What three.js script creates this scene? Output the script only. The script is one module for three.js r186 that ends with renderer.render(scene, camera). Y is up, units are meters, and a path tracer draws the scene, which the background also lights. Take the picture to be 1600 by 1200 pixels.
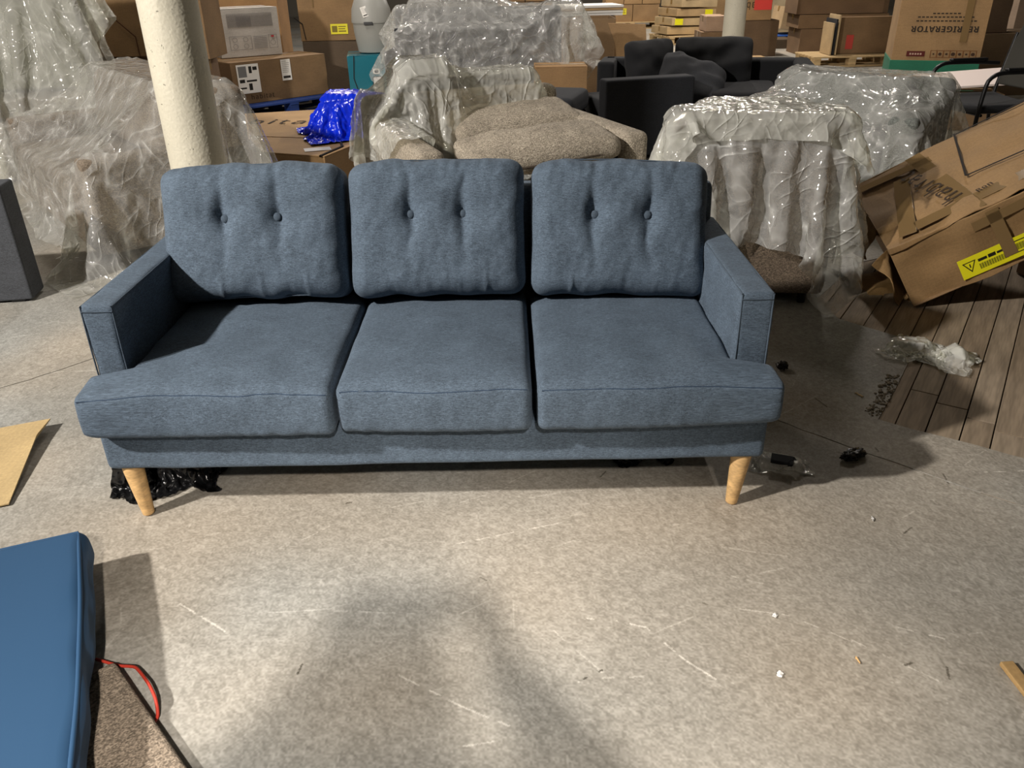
import * as THREE from 'three';
import { RectAreaLightUniformsLib } from 'three/addons/lights/RectAreaLightUniformsLib.js';
import { mergeGeometries } from 'three/addons/utils/BufferGeometryUtils.js';
import { MarchingCubes } from 'three/addons/objects/MarchingCubes.js';
import { createNoise3D, createNoise2D } from 'simplex-noise';

// ---------------------------------------------------------------- camera, lights, exposure
const scene = new THREE.Scene();
scene.background = new THREE.Color(0x050505);
const renderer = new THREE.WebGLRenderer({ antialias: true });
renderer.toneMapping = THREE.LinearToneMapping;
renderer.toneMappingExposure = 1.08;
renderer.shadowMap.enabled = true;
RectAreaLightUniformsLib.init();
const F = 1272.07, PITCH = 0.4811, ROLL = -0.0192, EYE = 1.3853;
const camera = new THREE.PerspectiveCamera(2 * Math.atan(600 / F) * 180 / Math.PI, 4 / 3, 0.02, 80);
camera.rotation.set(-PITCH, 0, 0); camera.rotateZ(ROLL); camera.position.set(0, EYE, 0);
// direction of a photo pixel, and the point where it meets a height or a depth
const cR = new THREE.Vector3(1, 0, 0), cU = new THREE.Vector3(0, Math.cos(PITCH), -Math.sin(PITCH)), cD = new THREE.Vector3(0, -Math.sin(PITCH), -Math.cos(PITCH));
const rR = cR.clone().multiplyScalar(Math.cos(ROLL)).addScaledVector(cU, Math.sin(ROLL)), rU = cR.clone().multiplyScalar(-Math.sin(ROLL)).addScaledVector(cU, Math.cos(ROLL));
const dirOf = (px, py) => cD.clone().addScaledVector(rR, (px - 800) / F).addScaledVector(rU, (600 - py) / F);
const atY = (px, py, y = 0) => { const v = dirOf(px, py); return v.multiplyScalar((y - EYE) / v.y).add(new THREE.Vector3(0, EYE, 0)); };
const atZ = (px, py, z) => { const v = dirOf(px, py); return v.multiplyScalar(z / v.z).add(new THREE.Vector3(0, EYE, 0)); };

const CEIL = 4.3;
// lamps of the hall: [name, x, z, width, length, power (radiance times area), aim x,y,z, colour, label]
const LAMPS = [
  ['flood_lamp', -4.5, 0.5, 0.2, 0.2, 175, [0.2, 0, -3.8], 0xfff8f0, 'square flood lamp under the ceiling beside the left wall'],
  ['reflector_lamp', 0.50, 2.9, 0.3, 0.3, 160, [-0.2, 0, -0.58], 0xfff5ea, 'reflector lamp under the ceiling behind the photographer'],
  ['tube_lamp', -2.6, -7.6, 0.1, 1.2, 26, null, 0xfff6ec, 'ceiling tube lamp above the wrapped taupe sofa'],
  ['tube_lamp', 2.6, -7.6, 0.1, 1.2, 26, null, 0xfff6ec, 'ceiling tube lamp above the black corner sofa'],
  ['tube_lamp', -2.2, -12.0, 0.1, 1.2, 36, null, 0xfff6ec, 'ceiling tube lamp above the stacked cartons'],
  ['tube_lamp', 3.2, -13.5, 0.1, 1.2, 60, null, 0xfff6ec, 'ceiling tube lamp above the far slim post'],
  ['tube_lamp', 1.5, -18.5, 0.1, 1.2, 60, null, 0xfff6ec, 'ceiling tube lamp above the far pallets'],
];

// ---------------------------------------------------------------- helpers
let seed = 7;
const rnd = () => { seed |= 0; seed = seed + 0x6D2B79F5 | 0; let t = Math.imul(seed ^ seed >>> 15, 1 | seed); t = t + Math.imul(t ^ t >>> 7, 61 | t) ^ t; return ((t ^ t >>> 14) >>> 0) / 4294967296; };
const n3 = createNoise3D(rnd), n2 = createNoise2D(rnd);
const V = (x, y, z) => new THREE.Vector3(x, y, z);
const clamp = (x, a = 0, b = 1) => Math.min(b, Math.max(a, x));
const sstep = (a, b, x) => { const t = clamp((x - a) / (b - a)); return t * t * (3 - 2 * t); };
const names = {};
const numbered = (n) => { names[n] = (names[n] ?? -1) + 1; return names[n] ? `${n}_${String(names[n]).padStart(3, '0')}` : n; };
function obj(name, geo, mat, parent = scene) {
  const m = new THREE.Mesh(Array.isArray(geo) ? (geo.length > 1 ? mergeGeometries(geo.map((g) => g.index ? g.toNonIndexed() : g)) : geo[0]) : geo, mat);
  m.name = parent === scene ? numbered(name) : name; m.castShadow = m.receiveShadow = true; parent.add(m); return m;
}
function tag(o, label, category, group) { o.userData.label = label; if (category) o.userData.category = category; if (group) o.userData.group = group; return o; }
function thing(name, label, category, [x, y, z] = [0, 0, 0], turn = 0, group) {
  const o = new THREE.Group(); o.name = numbered(name); scene.add(o); o.position.set(x, y, z); o.rotation.y = turn; return tag(o, label, category, group);
}
function struct(name, geo, mat, label) { const m = obj(name, geo, mat); m.userData.kind = 'structure'; if (label) m.userData.label = label; return m; }
const T = (g, x = 0, y = 0, z = 0, rx = 0, ry = 0, rz = 0) => { g.applyMatrix4(new THREE.Matrix4().compose(V(x, y, z), new THREE.Quaternion().setFromEuler(new THREE.Euler(rx, ry, rz, 'YXZ')), V(1, 1, 1))); return g; };
function smoothNormals(g, sharp = 0) {   // averages normals over vertices in one place; uv seams stay
  g.computeVertexNormals();
  const p = g.attributes.position, n = g.attributes.normal, map = new Map();
  for (let i = 0; i < p.count; i++) {
    const k = `${Math.round(p.getX(i) * 2e4)},${Math.round(p.getY(i) * 2e4)},${Math.round(p.getZ(i) * 2e4)}`;
    let a = map.get(k); if (!a) map.set(k, a = []); a.push(i);
  }
  const out = new Float32Array(n.array);
  for (const a of map.values()) if (a.length > 1) for (const i of a) {
    let x = 0, y = 0, z = 0; const ix = n.getX(i), iy = n.getY(i), iz = n.getZ(i);
    for (const j of a) if (ix * n.getX(j) + iy * n.getY(j) + iz * n.getZ(j) > sharp) { x += n.getX(j); y += n.getY(j); z += n.getZ(j); }
    const l = Math.hypot(x, y, z) || 1; out[i * 3] = x / l; out[i * 3 + 1] = y / l; out[i * 3 + 2] = z / l;
  }
  n.array.set(out); return g;
}
// rounded box with a free grid: uv in metres, move(p) may push each point
function rgrid(w, h, d, r, n = [8, 4, 8], move, k = 3) {
  const axis = (len, cnt) => { const a = [], e = Math.min(r, len / 2 - 1e-4); for (let i = 0; i < k; i++) a.push(-len / 2 + e * (1 - Math.cos(i / k * Math.PI / 2))); for (let i = 0; i <= cnt; i++) a.push(-len / 2 + e + (len - 2 * e) * i / cnt); for (let i = k - 1; i >= 0; i--) a.push(len / 2 - e * (1 - Math.cos(i / k * Math.PI / 2))); return a; };
  const X = axis(w, n[0]), Y = axis(h, n[1]), Z = axis(d, n[2]), pos = [], uv = [], idx = [];
  const R = [Math.min(r, w / 2), Math.min(r, h / 2), Math.min(r, d / 2)];
  const put = (x, y, z, u, v) => {
    const q = V(clamp(x, -w / 2 + R[0], w / 2 - R[0]), clamp(y, -h / 2 + R[1], h / 2 - R[1]), clamp(z, -d / 2 + R[2], d / 2 - R[2]));
    const e = V((x - q.x) / R[0], (y - q.y) / R[1], (z - q.z) / R[2]), l = e.length();
    const p = l > 1e-9 ? V(q.x + e.x / l * R[0], q.y + e.y / l * R[1], q.z + e.z / l * R[2]) : V(x, y, z);
    if (move) move(p); pos.push(p.x, p.y, p.z); uv.push(u, v);
  };
  const face = (A, B, f) => { const s = pos.length / 3; for (const b of B) for (const a of A) f(a, b); for (let j = 0; j < B.length - 1; j++) for (let i = 0; i < A.length - 1; i++) { const a = s + j * A.length + i, b = a + 1, c = a + A.length, e = c + 1; idx.push(a, b, e, a, e, c); } };
  const rev = (a) => a.slice().reverse();
  face(X, Y, (a, b) => put(a, b, d / 2, a, b)); face(rev(X), Y, (a, b) => put(a, b, -d / 2, a, b));
  face(rev(Z), Y, (a, b) => put(w / 2, b, a, a, b)); face(Z, Y, (a, b) => put(-w / 2, b, a, a, b));
  face(X, rev(Z), (a, b) => put(a, h / 2, b, a, -b)); face(X, Z, (a, b) => put(a, -h / 2, b, a, b));
  const g = new THREE.BufferGeometry(); g.setAttribute('position', new THREE.Float32BufferAttribute(pos, 3)); g.setAttribute('uv', new THREE.Float32BufferAttribute(uv, 2)); g.setIndex(idx);
  return smoothNormals(g, -0.2);
}
const bx = (w, h, d, r = 0.004) => rgrid(w, h, d, r, [1, 1, 1], null, 1);
const boxAtBase = (w, h, d, r) => T(bx(w, h, d, r), 0, h / 2, 0);
function tube(pts, r, seg = 24, rad = 8, closed = false) { return new THREE.TubeGeometry(new THREE.CatmullRomCurve3(pts.map((p) => p.isVector3 ? p : V(...p)), closed, 'catmullrom', 0.3), seg, r, rad, closed); }
function uvMetres(g) { // planar uv by the main direction of each face
  const q = g.index ? g.toNonIndexed() : g; q.computeVertexNormals(); const p = q.attributes.position, n = q.attributes.normal, uv = [];
  for (let i = 0; i < p.count; i++) { const ax = Math.abs(n.getX(i)), ay = Math.abs(n.getY(i)), az = Math.abs(n.getZ(i)); if (ay >= ax && ay >= az) uv.push(p.getX(i), p.getZ(i)); else if (ax >= az) uv.push(p.getZ(i), p.getY(i)); else uv.push(p.getX(i), p.getY(i)); }
  q.setAttribute('uv', new THREE.Float32BufferAttribute(uv, 2)); return q;
}
// a solid with four (or more) corner points seen from above, from y0 up to y1
function prism(pts, y0, y1) {
  const s = new THREE.Shape(pts.map(([x, z]) => new THREE.Vector2(x, -z)));
  const g = new THREE.ExtrudeGeometry(s, { depth: y1 - y0, bevelEnabled: false }); g.rotateX(-Math.PI / 2); g.translate(0, y0, 0); return uvMetres(g);
}

// ---------------------------------------------------------------- textures
function dataTex(size, fn, srgb = false, rep = 1) {
  const a = new Uint8Array(size * size * 4);
  for (let y = 0; y < size; y++) for (let x = 0; x < size; x++) { const c = fn(x / size, y / size, x, y), o = (y * size + x) * 4; a[o] = clamp(c[0], 0, 255); a[o + 1] = clamp(c[1], 0, 255); a[o + 2] = clamp(c[2], 0, 255); a[o + 3] = 255; }
  const t = new THREE.DataTexture(a, size, size); t.wrapS = t.wrapT = THREE.RepeatWrapping; t.magFilter = THREE.LinearFilter; t.minFilter = THREE.LinearMipmapLinearFilter;
  if (srgb) t.colorSpace = THREE.SRGBColorSpace; t.repeat.set(rep, rep); t.needsUpdate = true; return t;
}
// noise that tiles over the unit square, by a torus walk
const tile = (u, v, f, o = 0) => { const a = u * 2 * Math.PI, b = v * 2 * Math.PI, r = f / (2 * Math.PI); return n3(Math.cos(a) * r + o, Math.sin(a) * r + Math.cos(b) * r * 1.31, Math.sin(b) * r * 1.31 + o * 1.7); };
const gridNoise = (nx, ny) => { const a = new Float32Array(nx * ny); for (let i = 0; i < a.length; i++) a[i] = rnd() * 2 - 1; return (u, v) => { const x = u * nx, y = v * ny, i = Math.floor(x), j = Math.floor(y), fx = x - i, fy = y - j, g = (p, q) => a[((q % ny + ny) % ny) * nx + (p % nx + nx) % nx]; const sx = fx * fx * (3 - 2 * fx), sy = fy * fy * (3 - 2 * fy); return (g(i, j) * (1 - sx) + g(i + 1, j) * sx) * (1 - sy) + (g(i, j + 1) * (1 - sx) + g(i + 1, j + 1) * sx) * sy; }; };
// heathered weave: short threads along u, of lighter and darker yarn; one tile is 0.4 m
const thr1 = gridNoise(110, 300), thr2 = gridNoise(40, 200), thr3 = gridNoise(512, 512), big = gridNoise(7, 7);
const weave = (u, v) => 0.5 * thr1(u, v) + 0.4 * thr2(u, v) + 0.35 * thr3(u, v) + 0.12 * big(u, v);
const heather = dataTex(512, (u, v) => { const s = 200 + 66 * weave(u, v); return [s - 3, s, s + 2]; }, true, 3.4);
const heatherBump = dataTex(512, (u, v) => { const s = 128 + 80 * (0.5 * thr1(u, v) + 0.6 * thr3(u, v)); return [s, s, s]; }, false, 3.4);
const nub1 = gridNoise(170, 170), nub2 = gridNoise(60, 200);
const chenille = dataTex(512, (u, v) => { const s = 196 + 56 * nub1(u, v) + 30 * nub2(u, v) + 10 * big(u, v); return [s + 3, s, s - 5]; }, true, 2);
const chenilleBump = dataTex(512, (u, v) => { const s = 128 + 70 * nub1(u, v) + 40 * thr3(u, v); return [s, s, s]; }, false, 2);
const fib = gridNoise(30, 400), fib2 = gridNoise(220, 220), fib3 = gridNoise(9, 9);
const kraft = dataTex(512, (u, v) => { const s = 222 + 7 * fib(u, v) + 9 * fib2(u, v) + 12 * fib3(u, v); return [s, s - 2, s - 5]; }, true, 1);
const kraftBump = dataTex(256, (u, v) => { const s = 128 + 60 * Math.sin(u * 2 * Math.PI * 64) + 26 * fib2(u, v); return [s, s, s]; }, false, 1);
// crinkles of polythene film: ridged folds in two directions
const cr1 = gridNoise(9, 30), cr2 = gridNoise(34, 12), cr3 = gridNoise(60, 60), cr4 = gridNoise(16, 16);
const ridge = (x) => 1 - Math.abs(x);
const crinkle = (u, v) => 0.5 * Math.pow(ridge(cr1(u + 0.05 * cr4(u, v), v)), 3) + 0.45 * Math.pow(ridge(cr2(u, v + 0.06 * cr4(v, u))), 4) + 0.18 * ridge(cr3(u, v));
const fa = gridNoise(26, 4), fb = gridNoise(4, 24), fc = gridNoise(19, 3), fd = gridNoise(3, 20), fm = gridNoise(8, 8), fm2 = gridNoise(8, 8);
const crease = (u, v) => { const w = 0.02 * cr4(u, v), k1 = sstep(-0.35, 0.45, fm(u, v)), k2 = sstep(-0.35, 0.45, fm2(v, u)); return k1 * Math.pow(ridge(fa(u + w, v)), 5) + (1 - k1) * Math.pow(ridge(fb(u, v + w)), 5) + 0.8 * k2 * Math.pow(ridge(fc(u + v + w, u - v)), 6) + 0.8 * (1 - k2) * Math.pow(ridge(fd(u + v, u - v + w)), 6) + 0.12 * ridge(cr3(u, v)); };
const filmBump = dataTex(1024, (u, v) => { const s = 118 * crease(u, v) + 40 * crinkle(u, v); return [s, s, s]; }, false, 0.9);
const filmPass = dataTex(512, (u, v) => { const s = 255 - 95 * Math.pow(clamp(crease(u, v) * 0.6), 2) - 18 * (cr4(u, v) + 1); return [s, s, s]; }, false, 0.9);
// concrete, one tile is 4 m
const c1 = gridNoise(13, 13), c2 = gridNoise(48, 48), c3 = gridNoise(300, 300), c4 = gridNoise(900, 900), c5 = gridNoise(5, 5);
const CS = 2048, scratch = new Float32Array(CS * CS);
function scrape(x, y, a, len, w, val, wob = 0.3, gap = 0.25) {
  for (let s = 0; s < len; s++) { a += (rnd() - 0.5) * 0.02 * wob; x += Math.cos(a); y += Math.sin(a); if (n2(x * 0.03, y * 0.03 + len) < gap - 0.6) continue; const k = Math.ceil(w); for (let j = -k; j <= k; j++) for (let i = -k; i <= k; i++) { const q = Math.hypot(i, j) / w; if (q < 1) { const o = (((Math.round(y) + j) % CS + CS) % CS) * CS + ((Math.round(x) + i) % CS + CS) % CS; if (rnd() < 0.75) scratch[o] = Math.abs(val) > Math.abs(scratch[o]) ? val * (1 - q * q * 0.5) : scratch[o]; } } }
}
for (let i = 0; i < 520; i++) scrape(rnd() * CS, rnd() * CS, rnd() < 0.7 ? 0.35 + (rnd() - 0.5) * 0.7 : rnd() * 6.3, 6 + rnd() * rnd() * 120, 1.01, 10 + rnd() * 24, 1.5, 0.3);
for (let i = 0; i < 16; i++) scrape(rnd() * CS, rnd() * CS, 0.4 + (rnd() - 0.5) * 0.8, 60 + rnd() * 150, 1.1, 26 + rnd() * 26, 1, 0.3);
for (let i = 0; i < 60; i++) scrape(rnd() * CS, rnd() * CS, rnd() * 6.3, 6 + rnd() * 40, 1.3, -40 - rnd() * 40, 2, 0.4);
for (let i = 0; i < 900; i++) scrape(rnd() * CS, rnd() * CS, rnd() * 6.3, 1 + rnd() * 4, 1 + rnd() * 1.2, rnd() < 0.6 ? 40 + rnd() * 50 : -60 - rnd() * 40, 2, 2);
for (const [pts, val] of [[[[915, 967], [960, 970], [1010, 982], [1060, 1025], [1130, 1070]], 52], [[[1155, 952], [1230, 962], [1330, 1000], [1500, 1082]], 36], [[[615, 1052], [700, 1095], [822, 1150]], 40], [[[270, 938], [360, 990]], 44], [[[400, 958], [520, 955], [645, 958]], 22], [[[1400, 980], [1475, 998]], 40], [[[870, 1030], [905, 1066]], 40], [[[940, 1060], [1005, 1058]], 30]]) for (let i = 0; i < pts.length - 1; i++) { const a = atY(...pts[i]), b = atY(...pts[i + 1]), L = Math.hypot(b.x - a.x, b.z - a.z) * CS / 4; let x = ((a.x / 4) % 1 + 1) % 1 * CS, y = ((-a.z / 4) % 1 + 1) % 1 * CS; scrape(x, y, Math.atan2(-(b.z - a.z), b.x - a.x), L, 1.3, val, 0.8, 0.42); }
const concrete = dataTex(CS, (u, v, x, y) => {
  const wear = sstep(-0.1, 0.5, c1(u, v) + 0.6 * c2(u, v) + 0.25 * c3(u, v)), m = 147 + 9 * c5(u, v) + 7 * c1(v, u) + 7 * c3(u, v) + 13 * c4(u, v) + 11 * (wear - 0.4) * (0.6 + 0.8 * c3(v, u)) + scratch[y * CS + x];
  const warm = 4 * c1(u + 0.3, v) + 3 * c5(v, u); return [m + 3 + warm, m - 2, m - 12 - warm];
}, true, 0.25);
const concreteBump = dataTex(1024, (u, v) => { const s = 128 + 50 * c4(u, v) + 35 * c3(u, v) + 16 * c2(u, v); return [s, s, s]; }, false, 0.25);
const wg = gridNoise(6, 60), wg2 = gridNoise(20, 240);
const woodTex = dataTex(512, (u, v) => { const s = 214 + 20 * wg(u, v) + 16 * wg2(u, v); return [s + 4, s, s - 8]; }, true, 1);
const paintSpot = gridNoise(160, 160), paintSpot2 = gridNoise(24, 60);
const paintTex = dataTex(512, (u, v) => { const c = paintSpot(u, v) + 0.25 * paintSpot2(u, v); const s = 226 + 7 * big(u, v) + 5 * fib2(u, v) - (c > 0.93 && paintSpot2(v, u) > 0.1 ? 95 : 0); return [s + 2, s, s - 6]; }, true, 1);
const paintBump = dataTex(256, (u, v) => { const s = 128 + 60 * fib2(u, v) + 50 * nub1(u, v); return [s, s, s]; }, false, 1);
function canvasTex(w, h, draw) { const c = document.createElement('canvas'); c.width = w; c.height = h; const x = c.getContext('2d'); draw(x, w, h); const t = new THREE.CanvasTexture(c); t.colorSpace = THREE.SRGBColorSpace; return t; }

// ---------------------------------------------------------------- materials
const std = (o) => new THREE.MeshStandardMaterial(o), phy = (o) => new THREE.MeshPhysicalMaterial({ side: THREE.DoubleSide, ...o });
const M = {
  blue: phy({ color: 0x6b7b8c, map: heather, bumpMap: heatherBump, bumpScale: 0.0012, roughness: 0.92, sheen: 0.25, sheenColor: new THREE.Color(0x9fb4cc), sheenRoughness: 0.6 }),
  seam: std({ color: 0x2c3d52, roughness: 0.95 }),
  concrete: std({ map: concrete, bumpMap: concreteBump, bumpScale: 0.0025, roughness: 0.72 }),
  joint: std({ color: 0x2a241c, roughness: 1 }),
  rubble: std({ color: 0x8d8372, roughness: 1 }),
  oak: std({ color: 0xe6bf88, map: woodTex, roughness: 0.5 }),
  cream: std({ color: 0xdedacb, map: paintTex, bumpMap: paintBump, bumpScale: 0.002, roughness: 0.55 }),
  taupe: std({ color: 0x9c8f80, map: chenille, bumpMap: chenilleBump, bumpScale: 0.002, roughness: 0.95 }),
  greige: std({ color: 0xc8beae, map: chenille, bumpMap: chenilleBump, bumpScale: 0.003, roughness: 0.95 }),
  brownFab: std({ color: 0x7d6f60, map: chenille, bumpMap: chenilleBump, bumpScale: 0.002, roughness: 0.95 }),
  greyFab: std({ color: 0x8f9694, map: chenille, bumpMap: chenilleBump, bumpScale: 0.001, roughness: 0.95 }),
  paleFab: std({ color: 0xa3a697, map: chenille, bumpMap: chenilleBump, bumpScale: 0.001, roughness: 0.95 }),
  lining: std({ color: 0x15161a, roughness: 0.9 }),
  black: phy({ color: 0x15161a, map: heather, roughness: 0.9, sheen: 0.18, sheenColor: new THREE.Color(0x6a6d78), sheenRoughness: 0.5 }),
  charcoal: phy({ color: 0x2b2d33, map: heather, roughness: 0.9, sheen: 0.15, sheenColor: new THREE.Color(0x6a6d78), sheenRoughness: 0.5 }),
  panelGrey: std({ color: 0x55575c, map: heather, roughness: 0.9 }),
  velvet: phy({ color: 0x1b4264, roughness: 0.75, sheen: 0.7, sheenColor: new THREE.Color(0x5f9bd6), sheenRoughness: 0.45 }),
  film: phy({ color: 0xf4f4f0, roughness: 0.09, transmission: 0.83, transmissionMap: filmPass, thickness: 0, ior: 1.5, bumpMap: filmBump, bumpScale: 0.010 }),
  filmClear: phy({ color: 0xf6f6f2, roughness: 0.08, transmission: 0.92, transmissionMap: filmPass, thickness: 0, ior: 1.5, bumpMap: filmBump, bumpScale: 0.008 }),
  filmMilky: phy({ color: 0xf1f1ea, roughness: 0.1, transmission: 0.75, transmissionMap: filmPass, thickness: 0, ior: 1.5, bumpMap: filmBump, bumpScale: 0.010 }),
  blackBag: phy({ color: 0x0b0b0c, roughness: 0.22, bumpMap: filmBump, bumpScale: 0.004 }),
  blueBag: phy({ color: 0x0a2fd8, roughness: 0.25, bumpMap: filmBump, bumpScale: 0.003 }),
  blackMetal: std({ color: 0x101012, roughness: 0.4, metalness: 0.2 }),
  meshBack: std({ color: 0x37352f, roughness: 0.9 }),
  white: std({ color: 0xdedcd8, roughness: 0.6 }),
  cartonWhite: std({ color: 0xd9d5cf, map: kraft, roughness: 0.8 }),
  pinkWhite: std({ color: 0xe6d8d2, roughness: 0.7 }),
  tape: phy({ color: 0x94774a, roughness: 0.22, clearcoat: 0.4 }),
  clearTape: phy({ color: 0x7e6643, roughness: 0.16, clearcoat: 0.5 }),
  paleWood: std({ color: 0xd8bd90, map: woodTex, roughness: 0.8 }),
  bluePaint: std({ color: 0x173a86, map: woodTex, roughness: 0.8 }),
  bluePaintBright: std({ color: 0x2a63c8, map: woodTex, roughness: 0.8 }),
  ink: std({ color: 0x1d1510, roughness: 0.9 }),
  brownInk: std({ color: 0x4a2a14, roughness: 0.9 }),
  yellow: std({ color: 0xe8e11a, roughness: 0.6 }),
  red: std({ color: 0xe0443c, roughness: 0.7 }),
  cord: std({ color: 0xb0311f, roughness: 0.7 }),
  plank: [0xa59683, 0x9f8f7c, 0xab9c8a, 0xa2927f].map((c) => std({ color: c, map: woodTex, roughness: 0.8 })),
  greyPlastic: std({ color: 0x9a9a94, roughness: 0.45 }),
  darkPlastic: std({ color: 0x3c3d3e, roughness: 0.5 }),
  wall: std({ color: 0x7a756a, roughness: 0.9 }), ceiling: std({ color: 0x6f6b62, roughness: 0.95 }),
  steel: std({ color: 0x9c9c98, metalness: 0.7, roughness: 0.4 }),
};
const kraftMats = {};
const card = (c = 0xb08d5e) => kraftMats[c] ??= std({ color: new THREE.Color(c).lerp(new THREE.Color(0x9a8c78), 0.22), map: kraft, bumpMap: kraftBump, bumpScale: 0.0006, roughness: 0.78 });

// ---------------------------------------------------------------- the hall
const X0 = -9, X1 = 11, Z0 = -26, Z1 = 7;
{
  // floor: two concrete pours that meet in an open joint, with a patch of old boards let in on the right
  const joint = [[X0, -0.9], [-3.2, -1.5], [-1.907, -2.697], [-1.80, -2.80], [-1.672, -2.944], [-1.2, -3.15], [-0.3, -2.95], [0.4, -2.70], [0.875, -2.362], [0.99, -2.25], [1.111, -2.134], [1.315, -1.948], [2.3, -1.1], [X1, 5.2]];
  const jag = []; for (let i = 0; i < joint.length - 1; i++) { const [a, b] = [joint[i], joint[i + 1]], n = Math.max(2, Math.ceil(Math.hypot(b[0] - a[0], b[1] - a[1]) / 0.07)); for (let k = 0; k < n; k++) { const t = k / n; jag.push([a[0] + (b[0] - a[0]) * t + (rnd() - 0.5) * 0.006, a[1] + (b[1] - a[1]) * t + (rnd() - 0.5) * 0.006]); } } jag.push(joint[joint.length - 1]);
  const front = jag.map(([x, z]) => [x, z + 0.0025 + 0.002 * rnd()]).concat([[X1, Z1], [X0, Z1]]), back = jag.map(([x, z]) => [x, z - 0.0025 - 0.002 * rnd()]).concat([[X1, Z0], [X0, Z0]]);
  const hole = [[1.222, -2.349], [1.30, -2.285], [1.376, -2.236], [1.46, -2.178], [1.535, -2.119], [2.0, -1.80], [3.4, -0.95], [4.6, -2.7], [3.2, -4.6], [1.75, -3.9], [1.38, -3.42], [1.40, -3.2], [1.62, -2.95], [1.527, -2.797], [1.37, -2.56]];
  const mk = (pts, holes) => { const s = new THREE.Shape(pts.map(([x, z]) => new THREE.Vector2(x, -z))); for (const h of holes) s.holes.push(new THREE.Path(h.map(([x, z]) => new THREE.Vector2(x, -z)))); const g = new THREE.ExtrudeGeometry(s, { depth: 0.05, bevelEnabled: false }); g.rotateX(-Math.PI / 2); g.translate(0, -0.05, 0); return g; };
  const fl = struct('floor', T(bx(X1 - X0, 0.2, Z1 - Z0), (X0 + X1) / 2, -0.155, (Z0 + Z1) / 2), M.joint, 'scuffed grey concrete floor of the hall');
  obj('slab', mk(front, []), M.concrete, fl); obj('slab', mk(back, [hole]), M.concrete, fl);
  // boards: run along (0.56, -0.83); measured joints across
  const dirB = V(0.55, 0, -0.835).normalize(), side = V(dirB.z, 0, -dirB.x).multiplyScalar(-1); const o = V(1.222, 0, -2.349);
  let s = -0.02 - 0.094 * 9; let k = -9 + 35 * 10;
  while (s < 3.0) { const w = 0.084 + 0.02 * ((k * 37 % 5) / 5); for (const [t0, t1] of [[-2.4, -0.06 + 0.4 * ((k * 13) % 7) / 7], [0, 2.6]]) { const a = t1 === 2.6 ? -0.055 + 0.4 * ((k * 13) % 7) / 7 : t0; const len = t1 - a, c = o.clone().addScaledVector(side, s + w / 2).addScaledVector(dirB, (a + t1) / 2); const g = bx(len, 0.03, w - 0.0035, 0.002); const m = obj('plank', g, M.plank[(k + (t1 > 1 ? 1 : 0)) % 4], fl); m.position.set(c.x, -0.0165 - 0.0012 * ((k * 7) % 3), c.z); m.rotation.y = Math.atan2(-dirB.z, dirB.x); } s += w; k++; }
  // crumbled edge of the concrete beside the boards
  const crumbs = []; for (let i = 0; i < 150; i++) { const t = rnd(), p = [1.24 + 0.2 * t - 0.06 * rnd(), -2.36 - 0.30 * t - 0.02 * rnd()], r = 0.003 + 0.007 * rnd() * rnd(); const g = new THREE.IcosahedronGeometry(r, 0); g.scale(1, 0.6, 1); crumbs.push(T(g, p[0], r * 0.3, p[1], rnd(), rnd() * 6, 0)); }
  const cm = obj('concrete_crumbs', crumbs, M.rubble); cm.userData.kind = 'stuff'; tag(cm, 'crumbled concrete rubble along the edge of the floorboards', 'rubble');
  struct('ceiling', T(bx(X1 - X0, 0.2, Z1 - Z0), (X0 + X1) / 2, CEIL + 0.1, (Z0 + Z1) / 2), M.ceiling, 'pale ceiling of the hall');
  for (const [nm, w, d, x, z] of [['wall_left', 0.2, Z1 - Z0, X0 - 0.1, (Z0 + Z1) / 2], ['wall_right', 0.2, Z1 - Z0, X1 + 0.1, (Z0 + Z1) / 2], ['wall_back', X1 - X0, 0.2, (X0 + X1) / 2, Z0 - 0.1], ['wall_front', X1 - X0, 0.2, (X0 + X1) / 2, Z1 + 0.1]]) struct(nm, T(bx(w, CEIL + 0.3, d), x, CEIL / 2 - 0.05, z), M.wall, 'plain painted wall of the hall');
  const col = (x, z, r, lab) => { const g = new THREE.CylinderGeometry(r, r * 1.02, CEIL, 40, 24); const uv = g.attributes.uv; for (let i = 0; i < uv.count; i++) uv.setXY(i, uv.getX(i) * 2 * Math.PI * r, uv.getY(i) * CEIL); T(g, 0, CEIL / 2, 0); const m = struct('column', g, M.cream, lab); m.position.set(x, 0, z); const b = obj('column_base', T(new THREE.CylinderGeometry(r * 1.35, r * 1.5, 0.12, 32), 0, 0.06, 0), M.cream, m); return m; };
  const p1 = atZ(309, 250, -3.5), p2 = atZ(1145, 60, -11.3);
  col(p1.x, -3.5, 0.1115, 'round cream painted column behind the blue sofa'); col(p2.x, -11.3, 0.135, 'slim cream painted post among the far cartons');
}
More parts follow.
